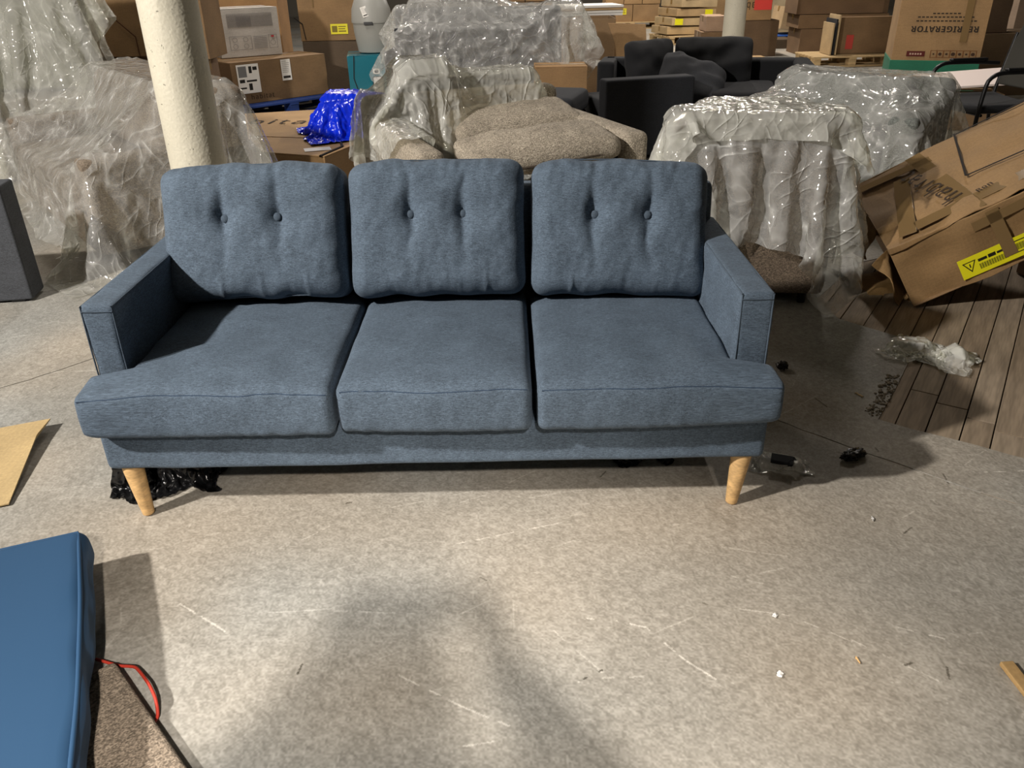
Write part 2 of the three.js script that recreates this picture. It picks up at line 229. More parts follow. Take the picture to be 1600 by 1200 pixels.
for (const [name, x, z, w, l, power, aim, color, label] of LAMPS) {
  const t = thing(name, label, 'lamp', [x, CEIL - 0.33, z]);
  if (aim) t.lookAt(V(...aim)); else t.rotation.set(Math.PI / 2, 0, 0);
  obj('housing', T(bx(w + 0.06, l + 0.06, 0.07, 0.01), 0, 0, -0.045), M.steel, t);
  obj('lamp_glass', T(bx(w, l, 0.006, 0.002), 0, 0, -0.006), std({ color: 0xffffff, emissive: color, emissiveIntensity: 6 }), t);
  if (aim) obj('bracket', T(bx(0.03, 0.03, 0.3, 0.004), 0, 0, -0.2), M.steel, t); else for (const s of [-1, 1]) obj('hanger', T(bx(0.012, 0.012, 0.26, 0.002), 0, s * l * 0.35, -0.2), M.steel, t);
  if (name === 'reflector_lamp') { obj('reflector', T(new THREE.CylinderGeometry(0.26, 0.16, 0.16, 32, 1, true), 0, 0, 0.06, Math.PI / 2), M.steel, t); const sp = new THREE.SpotLight(color, power, 0, 14.5 * Math.PI / 180, 0.7, 2); sp.name = 'lamp_light'; sp.castShadow = true; sp.shadow.radius = 5; sp.position.set(0, 0, 0.03); sp.target.position.set(0, 0, 2); t.add(sp, sp.target); sp.target.name = 'lamp_target'; continue; }
  const li = new THREE.RectAreaLight(color, power / (w * l), w, l); li.name = 'lamp_light'; li.position.set(0, 0, 0.004); li.rotation.y = Math.PI; t.add(li);
}
// ---------------------------------------------------------------- the blue sofa
const wrinkle = (p, s, a, o = 0) => a * n3(p.x * s + o, p.y * s * 0.6, p.z * s + o);
{
  const S = thing('sofa', 'blue three-seat sofa with buttoned back cushions and tapered oak legs', 'sofa', [-0.212, 0, -1.9326]);
  // base rail all round
  obj('base_rail', T(rgrid(1.79, 0.135, 0.80, 0.018, [20, 3, 10], (p) => { p.y += 0.003 * n3(p.x * 4, 0, p.z * 4) * (p.y < 0 ? 1 : 0.5); }), 0, 0.165 + 0.0675, 0.0655 - 0.40), M.blue, S);
  // back frame behind the cushions
  obj('back_frame', T(rgrid(1.75, 0.60, 0.13, 0.03, [10, 6, 3]), 0, 0.44, -0.70, -0.14), M.blue, S);
  // arms: upright slabs, the front a little softened
  for (const s of [-1, 1]) {
    const arm = obj('arm', T(rgrid(0.088, 0.34, 0.70, 0.014, [5, 10, 22], (p) => { const f = sstep(-0.3, 0.35, p.z); p.x += 0.004 * n3(p.x * 9, p.y * 9, p.z * 7 + s) + (p.x > 0 === s > 0 ? 0.004 : -0.004) * (1 - Math.pow(Math.abs(p.y) / 0.17, 3)); p.y += -0.006 * (1 - f) * 0; }), s * 0.8435, 0.4535, -0.35), M.blue, S);
    const y = 0.618, x0 = s * 0.8435, e = 0.040;
    obj('piping', [tube([[x0 - e, y, -0.004], [x0 - e, y, -0.35], [x0 - e, y, -0.69]], 0.0028, 20, 6), tube([[x0 + e, y, -0.004], [x0 + e, y, -0.35], [x0 + e, y, -0.69]], 0.0028, 20, 6), tube([[x0 - e, 0.31, -0.003], [x0 - e, 0.5, -0.001], [x0 - e, y, -0.003]], 0.0024, 12, 6), tube([[x0 + e, 0.31, -0.003], [x0 + e, 0.5, -0.001], [x0 + e, y, -0.003]], 0.0024, 12, 6), tube([[x0 - e, y - 0.012, 0], [x0, y - 0.012, 0.001], [x0 + e, y - 0.012, 0]], 0.0016, 8, 6)], M.blue, arm);
  }
  // seat cushions; the outer two reach round the front of the arms
  const seatY = 0.302, seatH = 0.138;
  const seats = [[-0.800, -0.244, -1], [-0.236, 0.262, 0], [0.275, 0.800, 1]];
  seats.forEach(([a, b, s], i) => {
    const w = b - a, cx = (a + b) / 2, d = 0.66, cz = 0.125 - d / 2;
    const shift = (p) => {
      const u = p.x / (w / 2), v = p.z / (d / 2), top = sstep(-0.03, 0.06, p.y);
      p.y += top * (0.018 * (1 - u * u * u * u) * (1 - Math.pow(Math.abs(v), 4)) + 0.004 * n3(p.x * 5 + i * 9, 1, p.z * 5));
      const fz = sstep(0.6, 1, v);
      p.z += fz * (0.007 * (1 - Math.pow(Math.abs(p.y) / 0.07, 2)) + 0.008 * Math.sin(u * 1.5 + i)) + fz * 0.0015 * n3(p.x * 16, p.y * 10, i * 3);
      if (fz > 0.3) p.z += 0.0022 * fz * Math.sin(p.x * 130 + 3 * n3(p.x * 8, i, p.y * 4)) * sstep(0.03, 0.062, Math.abs(p.y)) * (0.4 + n3(p.x * 3, i * 2, 0));
      p.y += -0.012 * fz * (i === 0 ? 0.6 - 0.5 * u : i === 2 ? 0.1 : 0.1) * (p.y < 0 ? 1 : 0.2);
      if (s) { const k = sstep(0.70, 0.97, u * s) * (p.z + cz > 0.016 ? 1 : p.z + cz > 0.002 ? (p.z + cz - 0.002) / 0.014 : 0); p.x += s * 0.106 * k; if (k > 0) p.y -= 0.012 * k * (p.y > 0 ? 1 : -0.4); }
    };
    const c = obj('seat_cushion', T(rgrid(w, seatH, d, 0.024, [46, 8, 60], shift, 5), cx, seatY + seatH / 2, cz), M.blue, S);
    const line = []; const zz = cz + d / 2 - 0.006; for (let k = 0; k <= 30; k++) { const u = -1 + 2 * k / 30, p = V(u * (w / 2 - 0.012), seatH / 2 - 0.014, d / 2 - 0.003); shift(p); line.push(V(p.x + cx, p.y + seatY + seatH / 2, p.z + cz)); }
    obj('seam', tube(line, 0.0016, 60, 5), M.seam, c);
  });
  // back cushions, two buttons each
  const backs = [[-0.555, 0.556, 0.41, 0.654, 0.02, -0.012], [-0.004, 0.532, 0.412, 0.656, 0.0, 0.0], [0.545, 0.538, 0.41, 0.642, -0.03, 0.02]];
  backs.forEach(([cx, w, h, cy, roll, turn], i) => {
    const g = new THREE.Group(); const d = 0.20, bxs = [-0.0785, 0.0785], by = 0.038;
    const push = (p) => {
      const u = p.x / (w / 2), v = p.y / (h / 2), edge = (1 - Math.pow(Math.abs(u), 5)) * (1 - Math.pow(Math.abs(v), 5));
      const z0 = p.z, f = z0 > 0 ? 1 : 0.5;
      p.z = z0 * (0.62 + 0.38 * Math.pow(Math.max(0, edge), 0.55));
      p.x *= 1 - 0.018 * (1 - v * v) * Math.abs(u) ** 6 + 0.004 * n3(p.y * 7, i, 2); p.y *= 1 - 0.02 * (1 - u * u) * Math.abs(v) ** 6;
      p.y += 0.007 * n3(p.x * 6, i * 4, 3) * Math.abs(v) ** 3 - (v > 0 ? 0.014 * u * u * u * u * v : 0);
      if (z0 > 0) {
        let dent = 0;
        for (const [k, b] of bxs.entries()) {
          const dx = p.x - b, dy = p.y - by, q = Math.hypot(dx * 1.1, dy * 0.9);
          dent += 0.017 * Math.exp(-(q * q) / (0.045 * 0.045)) + 0.011 * Math.exp(-q / 0.02);
          const wob = 0.012 * n3(p.y * 6, i * 5 + k, 0) + (dy < 0 ? 0.12 : -0.08) * dy * (k ? 1 : -1) * 0.4;   // pulled creases above and below each button
          dent += 0.010 * Math.exp(-((dx + wob) ** 2) / (0.017 * 0.017)) * sstep(0.21, 0.0, Math.abs(dy)) ;
          dent += 0.0045 * Math.exp(-((dx + wob) ** 2) / (0.006 * 0.006)) * sstep(0.17, 0.03, Math.abs(dy)) * (0.6 + 0.6 * n3(p.y * 9, k, i));
        }
        p.z -= dent * f;
        // gathers near the lower seam
        const low = sstep(-0.5, -0.86, v); p.z += low * 0.0065 * Math.pow(ridge(Math.sin(p.x * 34 + 2.2 * n3(p.x * 7, i * 3, 1) + i) + 0.1 * n3(p.x * 20, p.y * 20, i)), 3) * (0.3 + 0.7 * sstep(-0.3, 0.5, n3(p.x * 9, i * 7, 5)));
        const hi = sstep(0.72, 0.95, v); p.z += hi * 0.004 * n3(p.x * 28, i * 3, p.y * 10);
        p.z += 0.004 * n3(p.x * 7 + i * 3, p.y * 7, 1) + 0.0016 * n3(p.x * 24, p.y * 18, i);
      }
    };
    const c = obj('back_cushion', rgrid(w, h, d, 0.048, [72, 60, 4], push, 6), M.blue, S);
    c.position.set(cx, cy, -0.508); c.rotation.set(-0.36, turn, roll, 'YXZ');
    for (const b of bxs) { const p = V(b, by, d / 2); push(p); const bg = new THREE.SphereGeometry(0.0125, 20, 14); bg.scale(1, 1, 0.55); obj('button', T(bg, p.x, p.y, p.z + 0.007), M.blue, c); }
    const line = []; for (let k = 0; k <= 64; k++) { const a = k / 64 * 2 * Math.PI, ca = Math.cos(a), sa = Math.sin(a), e = (x) => Math.sign(x) * Math.pow(Math.abs(x), 0.22); const p = V(e(ca) * (w / 2 - 0.006), e(sa) * (h / 2 - 0.006), d / 2 - 0.034); push(p); if (k < 64) line.push(p); }
    obj('seam', tube(line, 0.0022, 128, 5, true), M.blue, c);
  });
  // legs: round, tapered, splayed
  for (const [x, z, sx, sz] of [[-0.842, 0.005, -1, 1], [0.842, 0.005, 1, 1], [-0.80, -0.66, -1, -1], [0.80, -0.66, 1, -1]]) {
    const g = new THREE.LatheGeometry([[0, 0], [0.014, 0], [0.0165, 0.003], [0.019, 0.03], [0.029, 0.168], [0, 0.168]].map(([a, b]) => new THREE.Vector2(a, b)), 28);
    const m = obj('leg', g, M.oak, S); m.position.set(x + (sx < 0 ? 0.012 : -0.012), 0.002, z + 0.03 * sz); m.rotation.set(-0.05 * sz, 0, 0.08 * sx * -1 * -1 * (sx < 0 ? 1 : 1) * 1);
    m.rotation.z = sx < 0 ? 0.09 : -0.09;
  }
}
// ---------------------------------------------------------------- wrapped furniture
// a plain upholstered seat; returns the group and the boxes that cloth may rest on (in the group's own axes)
function seat({ name, label, category = 'sofa', pos, turn = 0, W, D, H, armH, armT = 0.16, backT = 0.2, seatH = 0.43, mat, cushMat, n = 2, cushions = true, backs = true, legs = true, lift = 0.06, lean = 0 }) {
  const g = thing(name, label, category, pos, turn), boxes = [];
  const add = (nm, w, h, d, x, y, z, m, r = 0.03, mv) => { boxes.push([x, y, z, w / 2, h / 2, d / 2]); return obj(nm, T(rgrid(w, h, d, r, [8, 6, 8], mv), x, y, z), m, g); };
  add('base', W - 0.02, seatH - 0.16 - lift, D - 0.02, 0, lift + (seatH - 0.16 - lift) / 2, 0, mat, 0.02);
  add('backrest', W - 2 * armT * (armH >= H ? 1 : 0), H - lift, backT, 0, lift + (H - lift) / 2, -D / 2 + backT / 2, mat, 0.05);
  for (const s of [-1, 1]) add('arm', armT, armH - lift, D - 0.03, s * (W / 2 - armT / 2), lift + (armH - lift) / 2, 0.0, mat, 0.035);
  const iw = (W - 2 * armT) / n;
  if (cushions) for (let i = 0; i < n; i++) add('seat_cushion', iw - 0.008, 0.16, D - backT - 0.02, -W / 2 + armT + iw * (i + 0.5), seatH - 0.08, backT / 2 + 0.01, cushMat ?? mat, 0.05, (p) => { p.y += 0.02 * (p.y > 0 ? 1 : 0) * (1 - (p.x / iw * 2) ** 2); });
  if (backs) for (let i = 0; i < n; i++) { const m = obj('back_cushion', rgrid(iw - 0.02, H - seatH - 0.02, 0.17, 0.07, [8, 8, 3], (p) => { p.z += 0.02 * Math.sign(p.z) * (1 - (p.x / iw * 2) ** 2); }), cushMat ?? mat, g); m.position.set(-W / 2 + armT + iw * (i + 0.5), seatH + (H - seatH) / 2, -D / 2 + backT + 0.08); m.rotation.x = -0.16; boxes.push([m.position.x, m.position.y, m.position.z, iw / 2, (H - seatH) / 2, 0.11]); }
  if (legs) for (const sx of [-1, 1]) for (const sz of [-1, 1]) obj('leg', T(new THREE.CylinderGeometry(0.022, 0.018, lift + 0.02, 12), sx * (W / 2 - 0.08), (lift + 0.02) / 2, sz * (D / 2 - 0.08)), M.blackMetal, g);
  return { g, boxes };
}
// a sheet of film that falls over boxes: positions and links are worked out step by step
function drape({ w, d, n, at = [0, 0, 0], turn = 0, boxes, steps = 120, slack = 1.0, pucker = 0.12, floor = 0.006, seedN = 0, pull = null, pad = 0.022, squeeze = 1, tilt = 0, fine = 3, fold = 0.007, iters = 14, grav = 0.0011 }) {
  const nx = n, nz = Math.max(6, Math.round(n * d / w)), N = (nx + 1) * (nz + 1), P = new Float64Array(N * 3), Q = new Float64Array(N * 3), id = (i, j) => j * (nx + 1) + i, ct = Math.cos(turn), st = Math.sin(turn);
  for (let j = 0; j <= nz; j++) for (let i = 0; i <= nx; i++) { const x = (i / nx - 0.5) * w * squeeze, z = (j / nz - 0.5) * d * squeeze, k = id(i, j) * 3; P[k] = at[0] + ct * x + st * z; P[k + 2] = at[2] - st * x + ct * z; P[k + 1] = at[1] + tilt * x + 0.03 * n3(x * 3 + seedN, z * 3, 0) + 0.02 * n3(x * 11, z * 11, seedN) + (squeeze < 1 ? 0.08 * (1 + n3(x * 14, z * 14, seedN)) : 0); }
  Q.set(P);
  const L = []; const lx = w / nx * slack, lz = d / nz * slack;
  const link = (a, b, l, k) => L.push([a, b, l, k]);
  for (let j = 0; j <= nz; j++) for (let i = 0; i <= nx; i++) {
    const pk = 1 + pucker * (n3(i / nx * 9 + seedN, j / nz * 9, 3) + 0.8 * n3(i / nx * 26, j / nz * 26, seedN)), pk2 = 1 + pucker * (n3(i / nx * 9, j / nz * 9 + seedN, 9) + 0.8 * n3(i / nx * 26, j / nz * 26, seedN + 8));
    if (i < nx) link(id(i, j), id(i + 1, j), lx * pk, 1); if (j < nz) link(id(i, j), id(i, j + 1), lz * pk2, 1);
    if (i < nx && j < nz) { const l = Math.hypot(lx * pk, lz * pk2); link(id(i, j), id(i + 1, j + 1), l, 0.45); link(id(i + 1, j), id(i, j + 1), l, 0.45); }
    if (i + 2 <= nx) link(id(i, j), id(i + 2, j), 2 * lx, 0.04); if (j + 2 <= nz) link(id(i, j), id(i, j + 2), 2 * lz, 0.04);
  }
  const A = Int32Array.from(L, (l) => l[0] * 3), B = Int32Array.from(L, (l) => l[1] * 3), R = Float64Array.from(L, (l) => l[2]), K = Float64Array.from(L, (l) => l[3] * 0.5);
  for (let s = 0; s < steps; s++) {
    const damp = s < steps * 0.8 ? 0.97 : 0.85;
    for (let k = 0; k < N * 3; k += 3) { for (let c = 0; c < 3; c++) { const v = (P[k + c] - Q[k + c]) * damp; Q[k + c] = P[k + c]; P[k + c] += Math.max(-0.03, Math.min(0.03, v)); } P[k + 1] -= grav; if (pull) pull(P, k, s); }
    for (let it = 0; it < iters; it++) for (let q = 0; q < A.length; q++) { const a = A[q], b = B[q], dx = P[b] - P[a], dy = P[b + 1] - P[a + 1], dz = P[b + 2] - P[a + 2], l = Math.sqrt(dx * dx + dy * dy + dz * dz) + 1e-12, f = (l - R[q]) / l * K[q]; P[a] += dx * f; P[a + 1] += dy * f; P[a + 2] += dz * f; P[b] -= dx * f; P[b + 1] -= dy * f; P[b + 2] -= dz * f; }
    for (let k = 0; k < N * 3; k += 3) {
      for (const [cx, cy, cz, hx, hy, hz] of boxes) {
        const x = P[k] - cx, y = P[k + 1] - cy, z = P[k + 2] - cz, ex = hx + pad - Math.abs(x), ey = hy + pad - Math.abs(y), ez = hz + pad - Math.abs(z);
        if (ex > 0 && ey > 0 && ez > 0) { if (ey <= ex && ey <= ez) P[k + 1] = cy + Math.sign(y || 1) * (hy + pad); else if (ex <= ez) P[k] = cx + Math.sign(x || 1) * (hx + pad); else P[k + 2] = cz + Math.sign(z || 1) * (hz + pad); for (let c = 0; c < 3; c++) Q[k + c] = Q[k + c] * 0.4 + P[k + c] * 0.6; }
      }
      if (P[k + 1] < floor) { P[k + 1] = floor; for (let c = 0; c < 3; c++) Q[k + c] = Q[k + c] * 0.3 + P[k + c] * 0.7; }
    }
  }
  // finer grid between the simulated points, raised into small sharp folds
  const uv = [], idx = [], S = fine, mx = nx * S, mz = nz * S, out = new Float32Array((mx + 1) * (mz + 1) * 3);
  const cr = (a, b, c, e, t) => 0.5 * (2 * b + (c - a) * t + (2 * a - 5 * b + 4 * c - e) * t * t + (3 * b - a - 3 * c + e) * t * t * t), ci = (i) => Math.max(0, Math.min(nx, i)), cj = (j) => Math.max(0, Math.min(nz, j));
  for (let j = 0; j <= mz; j++) for (let i = 0; i <= mx; i++) { const i0 = Math.min(nx - 1, Math.floor(i / S)), j0 = Math.min(nz - 1, Math.floor(j / S)), tx = i / S - i0, tz = j / S - j0, o = (j * (mx + 1) + i) * 3; for (let c = 0; c < 3; c++) { const row = (jj) => cr(P[id(ci(i0 - 1), jj) * 3 + c], P[id(i0, jj) * 3 + c], P[id(ci(i0 + 1), jj) * 3 + c], P[id(ci(i0 + 2), jj) * 3 + c], tx); out[o + c] = cr(row(cj(j0 - 1)), row(j0), row(cj(j0 + 1)), row(cj(j0 + 2)), tz); } uv.push(i / mx * w + seedN * 0.37, j / mz * d + seedN * 0.21); }
  for (let j = 0; j < mz; j++) for (let i = 0; i < mx; i++) { const a = j * (mx + 1) + i, b = a + 1, c = a + mx + 1, e = c + 1; if ((i + j) & 1) idx.push(a, c, b, b, c, e); else idx.push(a, c, e, a, e, b); }
  const g = new THREE.BufferGeometry(); g.setAttribute('position', new THREE.BufferAttribute(out, 3)); g.setAttribute('uv', new THREE.Float32BufferAttribute(uv, 2)); g.setIndex(idx); g.computeVertexNormals();
  if (fold) { const p = g.attributes.position, m = g.attributes.normal, f = 0.9; for (let i = 0; i < p.count; i++) { const a = uv[i * 2] * f, b = uv[i * 2 + 1] * f, h = fold * (crinkle(a, b) - 0.25); p.setXYZ(i, p.getX(i) + m.getX(i) * h, Math.max(floor, p.getY(i) + m.getY(i) * h), p.getZ(i) + m.getZ(i) * h); } g.computeVertexNormals(); }
  return g;
}
function wrap(o, opts, mat, label) { const top = Math.max(...o.boxes.map((b) => b[1] + b[4])) + 0.1; const m = obj('plastic_wrap', drape({ at: [0, top, 0], boxes: o.boxes, ...opts }), mat, o.g); m.userData.label = label; return m; }

// taupe sofa at the left, its near arm end towards the camera
{
  const yaw = 0.68, W = 1.8, D = 0.90; // length runs away; own x axis = depth of the sofa, so turn it a quarter: front towards -x
  const corner = V(-2.10, 0, -4.02), ax = V(Math.cos(yaw), 0, -Math.sin(yaw)), al = V(-Math.sin(yaw), 0, -Math.cos(yaw));
  const c = corner.clone().addScaledVector(ax, D / 2).addScaledVector(al, W / 2);
  const o = seat({ name: 'wrapped_sofa', label: 'taupe sofa in clear plastic wrap beside the cream column', pos: [c.x, 0, c.z], turn: yaw - Math.PI / 2, W, D, H: 0.82, armH: 0.545, armT: 0.15, mat: M.taupe, seatH: 0.40, n: 1 });
  wrap(o, { w: 2.8, d: 2.05, n: 72, seedN: 3, steps: 140, pucker: 0.06, pad: 0.02, grav: 0.0009, iters: 18, fold: 0.004 }, M.filmClear, 'loose clear polythene sheet');
}
// pale grey seat stood on its end behind it
{
  const p = atY(40, 150, 0.62);
  const g = thing('upended_sofa', 'tall pale grey upended sofa under milky plastic, left of the arrow carton', 'sofa', [-3.62, 0, -6.35], 0.12), boxes = [];
  const add = (nm, w, h, d, x, y, z, m) => { boxes.push([x, y, z, w / 2, h / 2, d / 2]); obj(nm, T(rgrid(w, h, d, 0.05, [6, 8, 4]), x, y, z), m, g); };
  add('base', 1.2, 0.42, 0.7, 0.1, 0.21, 0, M.brownFab); add('seat_cushion', 1.16, 0.15, 0.66, 0.1, 0.50, 0, M.brownFab);
  add('backrest', 1.1, 0.95, 0.28, 0.02, 1.06, -0.1, M.paleFab);
  const m = obj('plastic_wrap', drape({ at: [0, 1.65, 0], w: 2.0, d: 2.9, n: 52, boxes, seedN: 11, steps: 130, pucker: 0.09 }), M.filmMilky, g); m.userData.label = 'milky polythene sheet';
}
// beige sofa frame behind the blue sofa, two loose cushions in it
{
  const o = seat({ name: 'beige_sofa', label: 'speckled beige sofa with black seat deck and bunched plastic, behind the blue sofa', pos: [-0.06, 0, -4.08], turn: 0.367, W: 1.08, D: 1.14, H: 0.78, armH: 0.69, armT: 0.12, backT: 0.14, mat: M.greige, seatH: 0.50, cushions: false, backs: false });
  obj('seat_deck', T(bx(0.84, 0.03, 0.96, 0.01), 0, 0.355, 0.07), M.lining, o.g); obj('front_rail', T(rgrid(1.02, 0.30, 0.13, 0.05, [10, 4, 4]), 0.0, 0.37, 0.565), M.greige, o.g);
  for (const s of [-1, 1]) obj('arm_lining', T(bx(0.006, 0.28, 0.86, 0.002), s * 0.418, 0.51, 0.05), M.lining, o.g);
  o.boxes.push([0, 0.355, 0.08, 0.46, 0.02, 0.5]);
  const loose = (lab, w, d, h, x, y, z, rx, ry, rz) => { const m = obj('loose_cushion', rgrid(w, h, d, h * 0.42, [24, 6, 20], (p) => { const u = p.x / w * 2, v = p.z / d * 2; p.y *= 0.8 + 0.45 * (1 - u * u) * (1 - v * v); p.y += 0.006 * n3(p.x * 5, p.z * 5, x) + 0.003 * n3(p.x * 16, p.z * 14, z); }, 5), M.greige, scene); m.position.set(x, y, z); m.rotation.set(rx, ry, rz); tag(m, lab, 'cushion', 'loose beige cushions'); const pg = []; for (let k = 0; k < 48; k++) { const a = k / 48 * 2 * Math.PI, e = (q) => Math.sign(q) * Math.pow(Math.abs(q), 0.3); pg.push(V(e(Math.cos(a)) * (w / 2 - 0.004), -0.012 + 0.008 * n3(Math.cos(a) * 2, Math.sin(a) * 2, x), e(Math.sin(a)) * (d / 2 - 0.004))); } obj('piping', tube(pg, 0.007, 96, 6, true), M.brownFab, m); return m; };
  const f1 = atY(838, 232, 0.63), f2 = atY(815, 200, 0.62);
  loose('beige seat cushion lying in front in the beige sofa frame', 0.70, 0.36, 0.13, f1.x, 0.63, f1.z, 0.10, 0.30, 0.04);
  loose('beige seat cushion lying behind the other one in the beige sofa frame', 0.66, 0.40, 0.13, f2.x - 0.04, 0.645, f2.z - 0.04, 0.10, 0.26, 0.03);
  const film = obj('plastic_wrap', drape({ at: [-0.12, 1.06, -0.26], turn: 0.1, w: 1.3, d: 1.3, n: 64, boxes: o.boxes.concat([[-0.26, 0.84, -0.32, 0.12, 0.10, 0.14], [0.16, 0.78, -0.42, 0.2, 0.08, 0.1]]), seedN: 21, steps: 110, squeeze: 0.85, pucker: 0.14 }), M.filmMilky, o.g); film.userData.label = 'bunched clear polythene';
}
// black sofa in film, further back
{
  const o = seat({ name: 'wrapped_sofa', label: 'black sofa under crumpled clear plastic beside the teal box', pos: [-0.28, 0, -8.35], turn: -0.06, W: 1.62, D: 0.9, H: 0.98, armH: 0.66, armT: 0.16, mat: M.charcoal, seatH: 0.46 });
  // it lies on its front: a flat dark back face towards the camera
  obj('back_panel', T(rgrid(1.36, 0.46, 0.12, 0.02, [6, 4, 2]), -0.02, 0.62, 0.36), M.charcoal, o.g); o.boxes.push([-0.02, 0.62, 0.36, 0.68, 0.23, 0.06]);
  o.boxes.push([0.82, 0.80, 0.1, 0.16, 0.22, 0.3], [-0.2, 1.02, -0.1, 0.4, 0.06, 0.2]);
  wrap(o, { at: [0.12, 1.25, -0.05], w: 2.5, d: 1.9, n: 62, seedN: 31, squeeze: 0.85, steps: 120, pucker: 0.16 }, M.film, 'crumpled clear polythene');
}
// black velvet corner sofa, unwrapped
{
  const g = thing('corner_sofa', 'unwrapped black velvet corner sofa with loose pillows', 'sofa', [1.58, 0, -6.90], -0.22);
  const add = (nm, w, h, d, x, y, z, m = M.black, r = 0.03, turn = 0) => { const q = obj(nm, rgrid(w, h, d, r, [6, 6, 6]), m, g); q.position.set(x, y, z); q.rotation.y = turn; return q; };
  add('base', 1.55, 0.26, 0.86, -0.05, 0.19, 0); add('seat_cushion', 1.22, 0.15, 0.72, -0.04, 0.395, 0.06, M.black, 0.05);
  add('backrest', 1.6, 0.56, 0.16, -0.05, 0.34, -0.47); add('arm', 0.14, 0.56, 1.0, 0.78, 0.34, -0.05);
  add('arm', 0.14, 0.56, 0.42, -0.80, 0.34, -0.32); add('end_panel', 0.70, 0.55, 0.15, -0.40, 0.335, 0.74, M.charcoal, 0.02, 0.50);
  add('chaise_base', 0.62, 0.36, 0.62, -0.54, 0.24, 0.32, M.black, 0.03, 0.50);
  for (const [x, z] of [[-0.7, -0.4], [0.72, -0.4], [0.72, 0.34], [-0.4, 0.55]]) obj('leg', T(new THREE.CylinderGeometry(0.02, 0.02, 0.07, 10), x, 0.035, z), M.blackMetal, g);
  const pil = (lab, w, h, x, y, z, rx, ry, rz, m = M.black) => { const q = obj('pillow', rgrid(w, h, 0.18, 0.06, [12, 12, 4], (p) => { const u = p.x / w * 2, v = p.y / h * 2; p.z *= 0.45 + 0.75 * (1 - u ** 4) * (1 - v ** 4); p.z += 0.02 * n3(p.x * 6, p.y * 6, x); }), m); q.position.set(x, y, z); q.rotation.set(rx, ry, rz); tag(q, lab, 'pillow'); };
  pil('black velvet pillow standing upright in the left corner of the black sofa', 0.44, 0.42, 1.18, 0.58, -7.10, -0.25, 0.35, 0.12);
  pil('wide black velvet back pillow leaning on the backrest of the black sofa', 0.62, 0.40, 1.70, 0.60, -7.14, -0.3, -0.2, -0.05);
  pil('charcoal scatter pillow lying slanted behind the near panel of the black sofa', 0.52, 0.5, 1.45, 0.52, -6.72, -1.05, 0.2, -0.3, M.charcoal);
}
{
  const c = atY(895, 150, 0.46);
  const g = thing('footstool', 'low black velvet footstool next to the black corner sofa', 'footstool', [c.x - 0.2, 0, c.z - 0.1], -0.30);
  obj('top', T(rgrid(0.56, 0.16, 0.62, 0.05, [8, 4, 8]), 0, 0.40, 0), M.charcoal, g); obj('base', T(rgrid(0.52, 0.27, 0.58, 0.02, [4, 4, 4]), 0, 0.185, 0), M.black, g);
  for (const sx of [-1, 1]) for (const sz of [-1, 1]) obj('leg', T(new THREE.CylinderGeometry(0.02, 0.018, 0.06, 10), sx * 0.22, 0.03, sz * 0.25), M.blackMetal, g);
}
// brown armchair in milky film, right behind the blue sofa
{
  const o = seat({ name: 'wrapped_armchair', label: 'brown armchair under milky plastic behind the right arm of the blue sofa', category: 'armchair', pos: [1.07, 0, -3.74], turn: Math.PI - 0.12, W: 0.70, D: 0.78, H: 0.80, armH: 0.58, armT: 0.13, backT: 0.2, mat: M.brownFab, seatH: 0.42, n: 1 });
  wrap(o, { w: 1.75, d: 1.85, n: 54, seedN: 41, steps: 130, pucker: 0.12 }, M.film, 'clear polythene sheet hanging to the floor');
  const m = obj('plastic_sheet', drape({ at: [0.06, 1.06, 0.04], w: 1.3, d: 1.3, n: 44, boxes: o.boxes, seedN: 47, steps: 90, pucker: 0.1, pad: 0.03 }), M.filmMilky, o.g); m.userData.label = 'second, milkier polythene sheet';
}
// grey sofa in film at the right
{
  const o = seat({ name: 'wrapped_sofa', label: 'grey sofa under clear plastic in front of the refrigerator carton', pos: [2.02, 0, -5.06], turn: -0.66, W: 1.02, D: 0.86, H: 0.72, armH: 0.60, armT: 0.16, mat: M.greyFab, seatH: 0.42, n: 1 });
  wrap(o, { w: 1.9, d: 1.8, n: 56, seedN: 51, steps: 130, pucker: 0.12 }, M.film, 'crumpled clear polythene');
}
// dark grey cabinet-like panel at the left edge
{
  const p = atY(41, 481, 0);
  const g = thing('headboard', 'dark grey upholstered headboard standing upright beside the wrapped taupe sofa', 'headboard', [p.x - 0.42, 0, p.z - 0.09], 0.16);
  obj('panel', T(rgrid(0.82, 0.53, 0.16, 0.012, [6, 6, 2]), 0, 0.275, 0), M.panelGrey, g); for (const s of [-1, 1]) obj('foot', T(bx(0.06, 0.012, 0.14, 0.002), s * 0.34, 0.006, 0), M.blackMetal, g);
}
// ---------------------------------------------------------------- cartons
const plane = (w, h, t = 0.0012) => { const g = new THREE.BoxGeometry(w, h, t); return g; };
